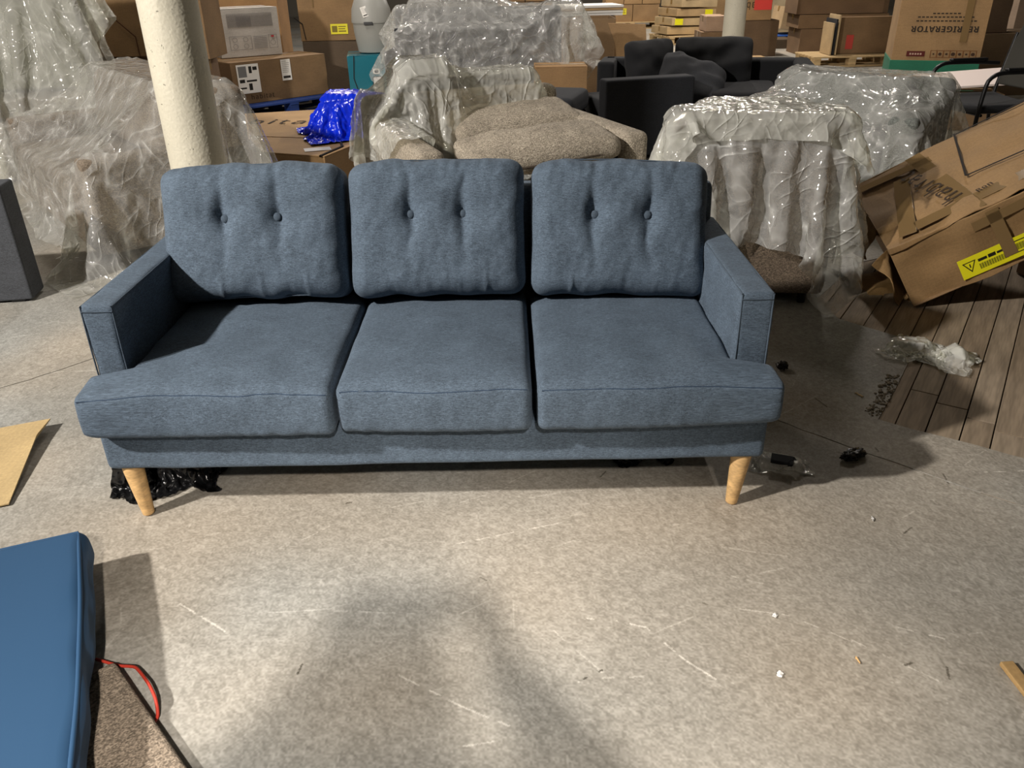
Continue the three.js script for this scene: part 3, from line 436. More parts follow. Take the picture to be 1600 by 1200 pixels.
// print or a sticker on a carton face: drawn on a thin sheet with the real outline of the print
const inkPlane = (w, h) => new THREE.PlaneGeometry(w, h);
const inkMat = (tex, rough = 0.85) => std({ map: tex, transparent: true, roughness: rough });
const stickMat = (tex, rough = 0.5) => std({ map: tex, roughness: rough });
function carton({ name = 'carton', label, pos, turn = 0, w, h, d, c = 0xb08d5e, tapeM = M.tape, flaps = true, group, rot }) {
  const g = thing(name, label, 'carton', pos, turn, group); if (rot) g.rotation.set(...rot, 'YXZ');
  const m = typeof c === 'number' ? card(c) : c, ft = 0.006;
  obj('body', T(rgrid(w, h - ft, d, 0.006, [4, 4, 4], (p) => { const a = 0.004 * n3(p.x * 4 + w, p.y * 4, p.z * 4 + h); if (Math.abs(p.z) > d / 2 - 0.01) p.z += a; if (Math.abs(p.x) > w / 2 - 0.01) p.x += a; }, 2), 0, (h - ft) / 2, 0), m, g);
  if (flaps) { for (const s of [-1, 1]) obj('flap', T(bx(w - 0.002, ft - 0.001, d / 2 - 0.003, 0.002), 0, h - ft / 2, s * d / 4), m, g); obj('tape', [T(bx(w - 0.01, 0.0012, 0.05, 0.0005), 0, h + 0.0006, 0), T(bx(0.0012, 0.08, 0.05, 0.0005), w / 2 + 0.005, h - 0.045, 0), T(bx(0.0012, 0.08, 0.05, 0.0005), -w / 2 - 0.005, h - 0.045, 0)], tapeM, g); }
  g.userData.size = [w, h, d]; return g;
}
const onFront = (g, name, w, h, x, y, mat, label) => { const m = obj(name, mat.transparent ? inkPlane(w, h) : plane(w, h), mat, g); m.position.set(x, y, g.userData.size[2] / 2 + 0.006); if (label) m.userData.label = label; return m; };
const onSide = (g, name, w, h, z, y, mat, s = 1) => { const m = obj(name, mat.transparent ? inkPlane(w, h) : plane(w, h), mat, g); m.position.set(s * (g.userData.size[0] / 2 + 0.006), y, z); m.rotation.y = s * Math.PI / 2; return m; };
// a carton whose front face fills the given photo rectangle at depth z, standing at height y0
function cartonAt(l, r, t, y0, z, o) { const a = atZ(l, t, z), b = atZ(r, t, z), w = b.x - a.x, h = (a.y + b.y) / 2 - y0; return carton({ pos: [(a.x + b.x) / 2, y0, z - (o.d ?? 0.5) / 2], w, h, d: 0.5, ...o }); }
const lineOn = (g, name, pts, wd, mat, side) => { const parts = []; for (let i = 0; i < pts.length - 1; i++) { const [a, b] = [pts[i], pts[i + 1]], L = Math.hypot(b[0] - a[0], b[1] - a[1]); parts.push(T(new THREE.BoxGeometry(L + wd * 0.6, wd, 0.0012), (a[0] + b[0]) / 2, (a[1] + b[1]) / 2, 0, 0, 0, Math.atan2(b[1] - a[1], b[0] - a[0]))); } const m = obj(name, parts, mat, g); return m; };

const yellowLabel = canvasTex(512, 160, (x, w, h) => { x.fillStyle = '#ece51c'; x.fillRect(0, 0, w, h); x.strokeStyle = '#1a1a10'; x.lineWidth = 7; x.beginPath(); x.moveTo(30, 40); x.lineTo(110, 40); x.lineTo(70, 118); x.closePath(); x.stroke(); x.fillStyle = '#1a1a10'; x.fillRect(66, 56, 8, 30); x.fillRect(128, 44, 60, 22); x.fillRect(196, 40, 50, 28); x.fillRect(254, 46, 44, 18); for (let i = 0; i < 34; i++) x.fillRect(128 + i * 5.4, 84, i % 3 ? 2 : 4, 44); for (let i = 0; i < 30; i++) x.fillRect(330 + i * 4.4, 52, i % 4 ? 2 : 3, 50); x.fillRect(330, 28, 120, 8); x.fillRect(330, 116, 90, 8); });
const yellowSmall = canvasTex(128, 64, (x, w, h) => { x.fillStyle = '#e6d92a'; x.fillRect(0, 0, w, h); x.fillStyle = '#7a6a10'; x.fillRect(10, 12, 40, 40); x.fillRect(58, 14, 56, 6); x.fillRect(58, 28, 50, 6); x.fillRect(58, 42, 56, 8); });
const shipLabel = canvasTex(256, 256, (x, w, h) => { x.fillStyle = '#efece6'; x.fillRect(0, 0, w, h); x.fillStyle = '#777'; x.fillRect(16, 16, 96, 96); x.fillStyle = '#16120e'; x.fillRect(140, 20, 34, 60); x.fillRect(186, 26, 50, 30); x.fillRect(20, 130, 60, 30); x.fillRect(100, 140, 120, 16); x.fillRect(120, 170, 40, 60); x.fillRect(20, 200, 70, 14); });
const slip = canvasTex(128, 256, (x, w, h) => { x.fillStyle = '#e9e6df'; x.fillRect(0, 0, w, h); x.fillStyle = '#8a8680'; for (let i = 0; i < 7; i++) x.fillRect(14, 20 + i * 22, 60 + (i * 37) % 40, 6); x.fillStyle = '#2a2622'; x.fillRect(16, 200, 96, 30); });
const whitePrint = canvasTex(512, 384, (x, w, h) => { x.fillStyle = 'rgba(120,116,112,0.45)'; x.fillRect(70, 20, 400, 120); x.strokeStyle = '#8d8a88'; x.lineWidth = 3; x.fillStyle = '#9b9896'; x.strokeRect(70, 220, 190, 120); for (let i = 0; i < 2; i++) for (let j = 0; j < 2; j++) { x.beginPath(); x.arc(115 + i * 95, 250 + j * 60, 20, 0, 6.3); x.stroke(); } for (let i = 0; i < 8; i++) x.fillRect(280, 226 + i * 15, 120, 5); x.strokeRect(416, 220, 74, 120); x.beginPath(); x.arc(452, 290, 22, 0, 6.3); x.stroke(); x.fillStyle = '#b8333a'; x.fillRect(440, 226, 26, 16); x.fillStyle = '#7d7a78'; for (let i = 0; i < 26; i++) x.fillRect(150 + i * 5, 30 + (i * 13) % 20, 2, 90); });
const redMark = canvasTex(128, 96, (x, w, h) => { x.fillStyle = '#b3202a'; x.beginPath(); x.roundRect(4, 10, 120, 76, 30); x.fill(); x.fillStyle = '#efe9e4'; x.beginPath(); x.roundRect(22, 26, 84, 44, 18); x.fill(); x.fillStyle = '#b3202a'; for (let i = 0; i < 4; i++) x.fillRect(34 + i * 17, 34, 8, 28); });
const textTex = (s, w, h, size, col = '#241a10', font = 'bold', ls = 0) => canvasTex(w, h, (x) => { x.fillStyle = col; x.font = `${font} ${size}px sans-serif`; x.textBaseline = 'middle'; if (ls) { let q = 8; for (const ch of s) { x.fillText(ch, q, h / 2); q += x.measureText(ch).width + ls; } } else x.fillText(s, 8, h / 2); });
const habitatTex = textTex('habitat', 512, 128, 110, '#332312', '', 12);
const fridgeTex = canvasTex(512, 512, (x, w, h) => { x.fillStyle = '#2a2118'; x.save(); x.translate(w / 2, 250); x.rotate(Math.PI); x.textAlign = 'center'; x.font = 'bold 60px sans-serif'; x.fillText('REFRIGERATOR', 0, 0); for (const [b, y] of [[190, 34], [170, 62], [80, 88]]) for (let q = -b; q < b; q += 26) x.fillRect(q, y, 18, 9); x.restore(); x.fillStyle = '#54160f'; x.fillRect(40, 436, 120, 40); x.fillStyle = '#b89a86'; for (let i = 0; i < 5; i++) x.fillRect(60 + i * 17, 450, 11, 14); x.strokeStyle = '#7a4a20'; x.lineWidth = 4; for (let i = 0; i < 7; i++) { x.strokeRect(196 + i * 42, 430, 40, 52); x.fillStyle = '#3a2414'; x.beginPath(); x.arc(216 + i * 42, 456, 6 + (i * 5) % 8, 0, 6.3); x.fill(); } });
const tealTex = canvasTex(256, 256, (x, w, h) => { x.fillStyle = '#e8e6e0'; x.beginPath(); x.roundRect(96, 16, 62, 46, 18); x.fill(); x.fillStyle = '#123'; x.beginPath(); x.roundRect(110, 26, 36, 26, 10); x.fill(); x.strokeStyle = '#10242e'; x.lineWidth = 8; x.fillStyle = '#d9d5d2'; x.beginPath(); x.roundRect(92, 84, 90, 150, 14); x.fill(); x.stroke(); });

// ---- left group
{
  const pal = (label, pos, turn, w, d, mat, group) => { const g = thing('pallet', label, 'pallet', pos, turn, group); for (let i = 0; i < 3; i++) for (let j = 0; j < 3; j++) obj('block', T(bx(0.1, 0.08, 0.12, 0.003), (i - 1) * (w / 2 - 0.06), 0.06, (j - 1) * (d / 2 - 0.07)), mat, g); for (let i = 0; i < 3; i++) obj('board', T(bx(w, 0.02, 0.1, 0.003), 0, 0.01, (i - 1) * (d / 2 - 0.06)), mat, g); for (let i = 0; i < 3; i++) obj('board', T(bx(0.1, 0.02, d, 0.003), (i - 1) * (w / 2 - 0.06), 0.11, 0), mat, g); const n = 6; for (let i = 0; i < n; i++) obj('board', T(bx(w, 0.02, 0.1, 0.003), 0, 0.13, -d / 2 + 0.05 + (d - 0.1) * i / (n - 1)), mat, g); return g; };
  globalThis.__pal = pal;
  pal('dark blue wooden pallet under the long brown carton', [-2.45, 0, -9.02], 0.785, 1.2, 0.8, M.bluePaint);
  const lg = carton({ label: 'long brown carton with a shipping label on the dark blue pallet', pos: [-2.465, 0.142, -9.01], turn: 0.785, w: 1.09, h: 0.395, d: 0.495, c: 0x8f6d43 });
  onFront(lg, 'shipping_label', 0.24, 0.27, -0.37, 0.235, stickMat(shipLabel)); onFront(lg, 'paper_slip', 0.11, 0.2, 0.06, 0.28, stickMat(slip)); onFront(lg, 'print', 0.32, 0.07, -0.22, 0.06, inkMat(habitatTex));
  const wb = carton({ label: 'white printed appliance carton on top of the long brown carton', pos: [-2.732, 0.541, -9.214], turn: 0.607, w: 0.642, h: 0.454, d: 0.46, c: M.cartonWhite });
  onFront(wb, 'print', 0.6, 0.40, 0.0, 0.225, inkMat(whitePrint)); onSide(wb, 'print', 0.13, 0.1, 0.10, 0.13, inkMat(redMark), -1);
  carton({ label: 'brown carton on the floor under the tall yellow-labelled carton', pos: [-1.98, 0, -10.25], turn: 0.15, w: 0.7, h: 0.6, d: 0.6, c: 0x4f3a24 });
  const bt = cartonAt(452, 548, -60, 0.602, -9.95, { label: 'tall brown carton with a yellow label beside the grey plastic bin', c: 0x9d7848, d: 0.6, turn: 0.1 });
  onFront(bt, 'yellow_label', 0.19, 0.105, 0.1, 0.12, stickMat(yellowSmall)); lineOn(bt, 'print', [[-0.38, 0.24], [-0.30, 0.18], [-0.28, 0.02]], 0.01, M.ink).position.z = 0.307;
  onFront(bt, 'tape', 0.012, 0.3, -0.16, 0.5, M.clearTape);
  cartonAt(300, 420, -90, 0, -10.6, { label: 'tall orange-brown carton behind the white carton', c: 0xb9894f, d: 0.5 });
  // teal box and grey bin
  const tb = carton({ label: 'glossy teal printed box with a white panel, next to the blue bag', pos: [-1.454, 0, -9.35], turn: 0.14, w: 0.46, h: 0.525, d: 0.5, c: phy({ color: 0x156f80, roughness: 0.3, clearcoat: 0.5 }), tapeM: M.clearTape });
  onFront(tb, 'print', 0.3, 0.3, 0.06, 0.26, inkMat(tealTex, 0.4)); lineOn(tb, 'strap', [[-0.16, 0.52], [-0.18, 0.3], [-0.10, 0.02]], 0.008, M.ink).position.z = 0.2575;
  const bin = thing('plastic_bin', 'grey plastic bin with a domed lid on the teal box', 'bin', [-1.40, 0.53, -9.36], 0.1);
  const bg = new THREE.LatheGeometry([[0, 0], [0.15, 0], [0.165, 0.01], [0.195, 0.2], [0.2, 0.29], [0.205, 0.3]].map(([a, b]) => new THREE.Vector2(a, b)), 40); bg.scale(1, 1, 0.85); obj('body', bg, M.greyPlastic, bin);
  const ld = new THREE.LatheGeometry([[0.21, 0.29], [0.212, 0.31], [0.2, 0.42], [0.16, 0.52], [0.1, 0.57], [0, 0.585]].map(([a, b]) => new THREE.Vector2(a, b)), 40); ld.scale(1, 1, 0.85); obj('lid', ld, M.greyPlastic, bin);
  obj('latch', T(bx(0.09, 0.03, 0.02, 0.004), -0.03, 0.29, 0.178), M.darkPlastic, bin); obj('side_clip', T(bx(0.03, 0.08, 0.05, 0.006), 0.2, 0.27, 0.02), M.darkPlastic, bin); obj('sticker', T(plane(0.06, 0.1), -0.06, 0.40, 0.166, -0.2, 0, 0.3), stickMat(slip), bin);
  // arrow carton and its neighbours
  const fl = carton({ label: 'dark brown carton under the carton printed with an arrow', pos: [-3.72, 0, -8.2], turn: 0, w: 0.8, h: 0.66, d: 0.6, c: 0x7d5c36 });
  const ar = cartonAt(96, 203, -70, 0.667, -7.85, { label: 'large brown carton printed with an arrow outline left of the cream column', c: 0x9c7848, d: 0.6 });
  { const [w] = ar.userData.size, k = w / 107, q = (px, py) => [(px - 149.5) * k, (92 - py) * k]; const m = lineOn(ar, 'print', [q(118, 56), q(147, 25), q(185, 62), q(186, 92)], 0.009, M.brownInk); m.position.z = 0.307; }
  cartonAt(204, 300, -70, 0.66, -7.55, { label: 'brown carton right of the arrow carton, half hidden by the cream column', c: 0xa07c50, d: 0.5 });
  cartonAt(222, 312, 99, 0, -7.6, { label: 'taped brown carton low behind the cream column', c: 0x8b6a4c, d: 0.5 });
  // flat carton with the blue bag on it: crushed, its lid folded along two creases
  const g = thing('flat_carton', 'long crushed brown carton lying behind the blue sofa, blue bag on top', 'carton', [0, 0, 0]);
  const A = atY(352, 180, 0.36), B = atY(410, 238, 0.36), C = atY(507, 245, 0.36), Dd = atY(606, 206, 0.36), E2 = atY(560, 168, 0.36);
  obj('body', prism([[A.x, A.z], [B.x, B.z], [C.x, C.z], [Dd.x, Dd.z], [E2.x, E2.z]], 0.0, 0.355), card(0xa57f4e), g);
  const mid = (p, q, t) => p.clone().lerp(q, t), P1 = mid(A, B, 0.62), P2 = mid(Dd, C, 0.35);
  const lid = (a, b, c, d) => prism([a, b, c, d].map((p) => [p.x, p.z]), 0.357, 0.363);
  obj('flap', lid(A, P1, P2, E2), card(0xc49c66), g); obj('flap', lid(mid(A, B, 0.64), B, C, mid(Dd, C, 0.37)), card(0xb89058), g);
  const tx = obj('print', inkPlane(1.02, 0.27), inkMat(habitatTex), g); const tp = atY(430, 190, 0.366); tx.position.copy(tp); tx.rotation.set(-Math.PI / 2, 0, -0.12);
  const l1 = atY(530, 215, 0.366), l2 = atY(535, 229, 0.366), l3 = atY(500, 244, 0.366); obj('print_line', [tube([l1, l2], 0.008, 2, 4), tube([l2, l3], 0.008, 2, 4)], M.ink, g);
  const st = obj('sticker', plane(0.16, 0.1), M.white, g); st.position.copy(atY(496, 233, 0.366)); st.rotation.set(-Math.PI / 2, 0, 0.3);
}
// crumpled bags: a ball of film pushed in and out in ridges
function crumple(rx, ry, rz, s, amp, detail = 40) { const g = new THREE.SphereGeometry(1, detail * 2, detail); const p = g.attributes.position; for (let i = 0; i < p.count; i++) { const v = V(p.getX(i), p.getY(i), p.getZ(i)); const a = n3(v.x * 1.6 + s, v.y * 1.6, v.z * 1.6), b = ridge(n3(v.x * 1.9, v.y * 1.9 + s, v.z * 1.9)), c = ridge(n3(v.x * 4, v.y * 4, v.z * 4 + s)); const r = 1 + amp * (0.6 * a + 0.75 * (b - 0.6) + 0.16 * (c - 0.6)); v.multiplyScalar(r); p.setXYZ(i, v.x * rx, Math.max(-ry * 0.8, v.y * ry), v.z * rz); } const uv = g.attributes.uv; for (let i = 0; i < uv.count; i++) uv.setXY(i, uv.getX(i) * rx * 5, uv.getY(i) * rx * 2.5); return smoothNormals(g, -1); }
{
  const c = atY(545, 212, 0.37);
  const bc = V(c.x + 0.03, 0.368, c.z - 0.14), hp = (l) => l.map(([x, y, z, a, b, e]) => [bc.x + x, bc.y + y, bc.z + z, a, b, e]);
  const m = obj('plastic_bag', drape({ at: [bc.x, bc.y + 0.5, bc.z], turn: 0.4, w: 0.92, d: 0.84, n: 56, boxes: hp([[0.10, 0.18, -0.03, 0.08, 0.17, 0.07], [-0.02, 0.12, 0.03, 0.15, 0.12, 0.11], [-0.18, 0.06, 0.02, 0.07, 0.06, 0.09]]), floor: bc.y + 0.004, seedN: 61, squeeze: 0.75, steps: 90, pucker: 0.2, fold: 0.008 }), M.blueBag); tag(m, 'crumpled bright blue plastic bag on the long crushed carton', 'bag');
  const b1 = atY(222, 782, 0), kc = V(b1.x + 0.03, 0, b1.z - 0.14); const k = obj('plastic_bag', drape({ at: [kc.x, 0.19, kc.z], turn: 0.2, w: 0.56, d: 0.38, n: 52, boxes: [[kc.x - 0.10, 0.04, kc.z + 0.04, 0.06, 0.04, 0.04], [kc.x + 0.06, 0.05, kc.z + 0.0, 0.07, 0.05, 0.04]], seedN: 63, squeeze: 0.6, steps: 70, pucker: 0.28, fold: 0.007, pad: 0.006, floor: 0.004, fine: 2 }), M.blackBag); tag(k, 'crumpled black bin bag under the left leg of the blue sofa', 'bag');
  const b2 = atY(1332, 716, 0); const s = obj('plastic_scrap', crumple(0.042, 0.012, 0.02, 13, 0.5, 24), M.blackBag); s.position.set(b2.x, 0.013, b2.z); s.rotation.y = 0.5; tag(s, 'small black crumpled plastic scrap on the floor joint', 'scrap');
  const b3 = atY(1226, 577, 0); const s2 = obj('plastic_scrap', crumple(0.02, 0.014, 0.02, 17, 0.5, 16), M.blackBag); s2.position.set(b3.x - 0.01, 0.016, b3.z); tag(s2, 'tiny black plastic scrap beside the right arm of the blue sofa', 'scrap');
}
// film on the floor, right
{
  const c = atY(1452, 556, 0);
  const m = obj('plastic_film', drape({ at: [c.x, 0.16, c.z], turn: -0.7, w: 0.62, d: 0.40, n: 60, boxes: [[c.x - 0.05, 0.02, c.z - 0.05, 0.06, 0.02, 0.03], [c.x + 0.07, 0.03, c.z + 0.06, 0.02, 0.03, 0.05]], squeeze: 0.42, steps: 70, pucker: 0.25, seedN: 71, pad: 0.006, fold: 0.006 }), M.filmMilky); tag(m, 'crumpled clear film lying on the floorboards', 'film');
  const e = atY(1232, 728, 0); const t = thing('plastic_bag', 'flat clear plastic bag with a black label beside the right leg of the blue sofa', 'bag', [e.x - 0.03, 0, e.z], -0.42);
  obj('film', drape({ at: [0, 0.07, 0], w: 0.28, d: 0.17, n: 40, boxes: [[0, 0.012, 0, 0.06, 0.012, 0.03]], squeeze: 0.8, steps: 60, pucker: 0.25, seedN: 81, pad: 0.004, floor: 0.003, fold: 0.003, fine: 1 }), M.film, t); obj('black_label', drape({ at: [0.015, 0.05, 0.01], w: 0.085, d: 0.05, n: 14, boxes: [[0, 0.016, 0, 0.06, 0.012, 0.03]], steps: 40, seedN: 83, pad: 0.008, pucker: 0.05, floor: 0.004, fold: 0, fine: 1 }), M.lining, t);
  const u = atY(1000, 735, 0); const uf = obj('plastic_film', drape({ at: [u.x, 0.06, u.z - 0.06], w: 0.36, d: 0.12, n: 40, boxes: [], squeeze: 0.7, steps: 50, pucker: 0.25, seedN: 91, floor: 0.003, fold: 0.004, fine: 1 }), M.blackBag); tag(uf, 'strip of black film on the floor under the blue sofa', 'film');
  // torn cardboard at the left
  const p = [[0, 672], [80, 659], [60, 685], [12, 782], [-30, 790]].map(([x, y]) => atY(x, y, 0.02));
  const cg = uvMetres((() => { const s = new THREE.Shape(p.map((q) => new THREE.Vector2(q.x, -q.z))); const g = new THREE.ExtrudeGeometry(s, { depth: 0.004, bevelEnabled: false, steps: 1 }); g.rotateX(-Math.PI / 2); const a = g.attributes.position, z0 = p[4].z; for (let i = 0; i < a.count; i++) a.setY(i, a.getY(i) + 0.004 + 0.05 * sstep(-1.60, -1.42, a.getX(i)) * sstep(0, 0.25, z0 - a.getZ(i)) + 0.02 * sstep(0, 0.2, z0 - a.getZ(i))); return g; })());
  const cs = obj('cardboard_scrap', cg, card(0xd9bd86)); tag(cs, 'torn sheet of pale cardboard on the floor left of the blue sofa', 'cardboard');
  // small litter
  const bits = [[1342, 618, 0.035, 0.006, M.paleWood, 'sliver of pale wood on the floor right of the blue sofa'], [1218, 1055, 0.016, 0.012, M.white, 'white paper crumb on the open floor'], [1210, 963, 0.014, 0.01, M.white, 'white paper flake on the scratched floor'], [1340, 1033, 0.004, 0.018, M.oak, 'thin splinter of wood on the open floor'], [1363, 812, 0.022, 0.005, M.white, 'curved white scrap on the floor before the right leg']];
  for (const [x, y, w, d, m, lab] of bits) { const q = atY(x, y, 0); const g = rgrid(w, 0.004, d, 0.0018, [5, 1, 3], (v) => { v.y += 0.003 * n3(v.x * 120, v.z * 120, w * 99) + 0.003; v.z += 0.002 * n3(v.x * 150, 1, 2); }); const o = obj('litter_scrap', g, m); o.position.set(q.x, 0.001, q.z); o.rotation.y = w * 60; tag(o, lab, 'litter'); }
}
// tilted crushed carton at the right: one end on the floor, the other propped on a carton
{
  const g = thing('crushed_carton', 'long crushed brown carton with a yellow warning label, tilted beside the wrapped armchair', 'carton', [2.14, 0.25, -3.593]); g.rotation.set(0.131, -0.135, 0.557, 'YXZ');
  const w = 0.772, h = 0.307, d = 0.728, m = card(0xa9834f), L = 1.15, ox = (L - w) / 2;
  const dentW = (p) => { const e = sstep(-0.1, -w / 2 + ox * 0 - 0.02, p.x - ox * 0 + ox - ox); p.y += 0.02 * n3(p.x * 4, p.z * 4, 2) * 1 - 0.03 * sstep(-0.05, -0.45, p.x + ox) * (p.y > 0 ? 1 : 0) * (0.6 + n3(p.z * 5, 1, 1)); p.z += 0.012 * n3(p.x * 5, p.y * 6, 7); };
  const add = (nm, gg, mm) => obj(nm, gg, mm, g);
  add('top_panel', T(rgrid(L, 0.008, d, 0.003, [20, 1, 14], dentW, 1), ox, h, 0), m); add('front_panel', T(rgrid(L, h, 0.008, 0.003, [18, 8, 1], (p) => { p.z += 0.014 * n3(p.x * 4 + 3, p.y * 6, 4) - 0.02 * sstep(-0.3, -0.55, p.x); }, 1), ox, h / 2, d / 2), m);
  add('back_panel', T(bx(L, h, 0.008, 0.003), ox, h / 2, -d / 2), m); add('bottom_panel', T(bx(L, 0.008, d, 0.003), ox, 0.004, 0), card(0x8a683d)); add('end_panel', T(bx(0.008, h, d, 0.003), ox + L / 2 - 0.004, h / 2, 0), m);
  // torn end flaps hanging open
  add('flap', T(rgrid(0.20, 0.006, 0.30, 0.0025, [8, 1, 10], (p) => { p.y += 0.03 * n3(p.x * 6, p.z * 5, 3); }, 1), -w / 2 - 0.07, 0.22, -0.12, 0.1, 0.3, 0.95), m); add('flap', T(rgrid(0.22, 0.006, 0.32, 0.0025, [8, 1, 10], (p) => { p.y += 0.02 * n3(p.x * 7, p.z * 6, 5); }, 1), -w / 2 - 0.085, 0.025, 0.16, 0, -0.15, -0.42), card(0xb89058));
  add('flap', T(rgrid(0.006, 0.24, 0.16, 0.0025, [1, 8, 8], (p) => { p.x += 0.025 * n3(p.y * 7, p.z * 7, 8); }, 1), -w / 2 - 0.012, 0.15, 0.28, 0, -0.5, 0.1), card(0xb08a55));
  // tape, print and the label
  const tp = (ww, dd, x, z, ry) => add('tape', T(bx(ww, 0.0016, dd, 0.0006), x, h + 0.009, z, 0, ry, 0), M.clearTape); tp(0.07, d * 0.98, -0.06, 0, 0.1); tp(0.07, d * 0.7, -0.24, 0.06, -0.2); tp(0.5, 0.07, 0.0, 0.26, 0.04); tp(0.42, 0.06, -0.16, -0.26, -0.1);
  const tf = (ww, hh, x, y, rz) => add('tape', T(bx(ww, hh, 0.0016, 0.0006), x, y, d / 2 + 0.014, 0, 0, rz), M.clearTape); tf(0.05, 0.24, 0.02, 0.18, 0.06); tf(0.05, 0.2, 0.24, 0.2, 0.0); tf(0.5, 0.045, 0.18, 0.27, 0.05);
  const ly = add('yellow_label', T(plane(0.30, 0.098), -0.02, 0.085, d / 2 + 0.012, 0, 0, 0.0), stickMat(yellowLabel)); ly.userData.label = 'yellow warning label';
  const hb = add('print', T(inkPlane(0.50, 0.14), -0.13, h + 0.017, -0.02, -Math.PI / 2, Math.PI / 2 + 0.25, 0), inkMat(habitatTex)); hb.userData.label = 'dark printed lettering';
  const fr = add('print', T(inkPlane(0.12, 0.04), 0.06, h + 0.017, 0.22, -Math.PI / 2, 0, 0.2), inkMat(textTex('Ron', 128, 48, 40, '#2a1c0e')));
  const lines = [[[0.10, -d / 2 + 0.01], [0.02, 0.07]], [[0.02, 0.07], [0.62, 0.12]], [[0.10, -d / 2 + 0.02], [0.5, -d / 2 + 0.03]]].map(([a, b]) => { const ll = Math.hypot(b[0] - a[0], b[1] - a[1]); return T(new THREE.BoxGeometry(ll, 0.0012, 0.009), (a[0] + b[0]) / 2, h + 0.018, (a[1] + b[1]) / 2, 0, -Math.atan2(b[1] - a[1], b[0] - a[0]), 0); });
  add('print_line', lines, M.ink);
  carton({ label: 'brown carton hidden under the raised end of the crushed carton', pos: [2.72, 0, -3.5], turn: 0.1, w: 0.5, h: 0.42, d: 0.5, c: 0x7a5a36 });
}
// refrigerator carton and the stack beside it
{
  const teal = std({ color: 0x1f7a5c, map: kraft, roughness: 0.7 });
  const f = carton({ label: 'tall refrigerator carton with a green base band', pos: [4.05, 0, -8.3], turn: -0.33, w: 0.74, h: 1.62, d: 0.70, c: 0xb28b58 });
  obj('green_band', T(bx(0.752, 0.49, 0.712, 0.004), 0, 0.247, 0), teal, f); onFront(f, 'print', 0.66, 0.58, 0.03, 0.775, inkMat(fridgeTex)); onFront(f, 'paper_label', 0.24, 0.16, -0.12, 1.19, stickMat(slip)); onFront(f, 'tape', 0.06, 0.9, 0.2, 1.1, M.clearTape);
  const s1 = cartonAt(1536, 1660, 52, 0, -9.1, { label: 'taped brown carton at the bottom of the stack right of the refrigerator carton', c: 0x7b6142, d: 0.6 });
  cartonAt(1534, 1594, -40, s1.userData.size[1] + 0.004, -9.15, { label: 'dark brown carton on top of the stack right of the refrigerator carton', c: 0x573c20, d: 0.5 });
  cartonAt(1604, 1680, -40, 0, -10.4, { label: 'pale carton behind the stack right of the refrigerator carton', c: 0xb9a08a, d: 0.5 });
  const q = atY(1335, 92, 0.3); const b = obj('white_board', rgrid(0.72, 0.02, 0.34, 0.004, [4, 1, 3]), M.pinkWhite); b.position.set(q.x - 0.08, 0.40, -7.4); b.rotation.set(0.25, -0.2, 0.14); tag(b, 'white board lying across cartons behind the wrapped grey sofa', 'board');
  carton({ label: 'low brown carton under the white board behind the wrapped grey sofa', pos: [q.x - 0.1, 0, -7.45], turn: -0.2, w: 0.7, h: 0.30, d: 0.4, c: 0x8a6a44 });
}
// stacked black chairs at the right edge
for (const [x, z, turn, lab] of [[3.36, -5.93, -1.45, 'black metal armchair in front of the refrigerator carton'], [3.70, -5.26, -1.45, 'black metal armchair next to the raised end of the crushed carton']]) {
  const g = thing('armchair', lab, 'chair', [x, 0, z], turn, 'black metal chairs');
  for (const s of [-1, 1]) { const xx = s * 0.30; obj('arm_frame', tube([[xx, 0.01, 0.26], [xx, 0.4, 0.27], [xx, 0.62, 0.25], [xx, 0.67, 0.17], [xx, 0.672, -0.05], [xx, 0.66, -0.24]], 0.014, 40, 10), M.blackMetal, g); obj('leg', tube([[xx, 0.01, -0.30], [xx, 0.4, -0.25], [xx, 0.86, -0.33]], 0.013, 20, 8), M.blackMetal, g); obj('armrest', T(rgrid(0.045, 0.022, 0.28, 0.01, [2, 1, 8]), xx, 0.69, 0.0), M.blackMetal, g); }
  obj('seat', T(rgrid(0.57, 0.06, 0.5, 0.028, [8, 2, 8], (p) => { p.y -= 0.015 * (1 - (p.x / 0.26) ** 2); }), 0, 0.44, 0.0), M.lining, g);
  obj('backrest', T(rgrid(0.5, 0.44, 0.025, 0.012, [10, 8, 1], (p) => { p.z -= 0.05 * (1 - (p.x / 0.25) ** 2); p.x *= 1 - 0.18 * sstep(0, 0.22, p.y); }), 0, 0.74, -0.27, -0.15), M.meshBack, g);
  for (const z2 of [-0.22, 0.22]) obj('stretcher', tube([[-0.27, 0.40, z2], [0, 0.40, z2], [0.27, 0.40, z2]], 0.01, 6, 6), M.blackMetal, g);
}
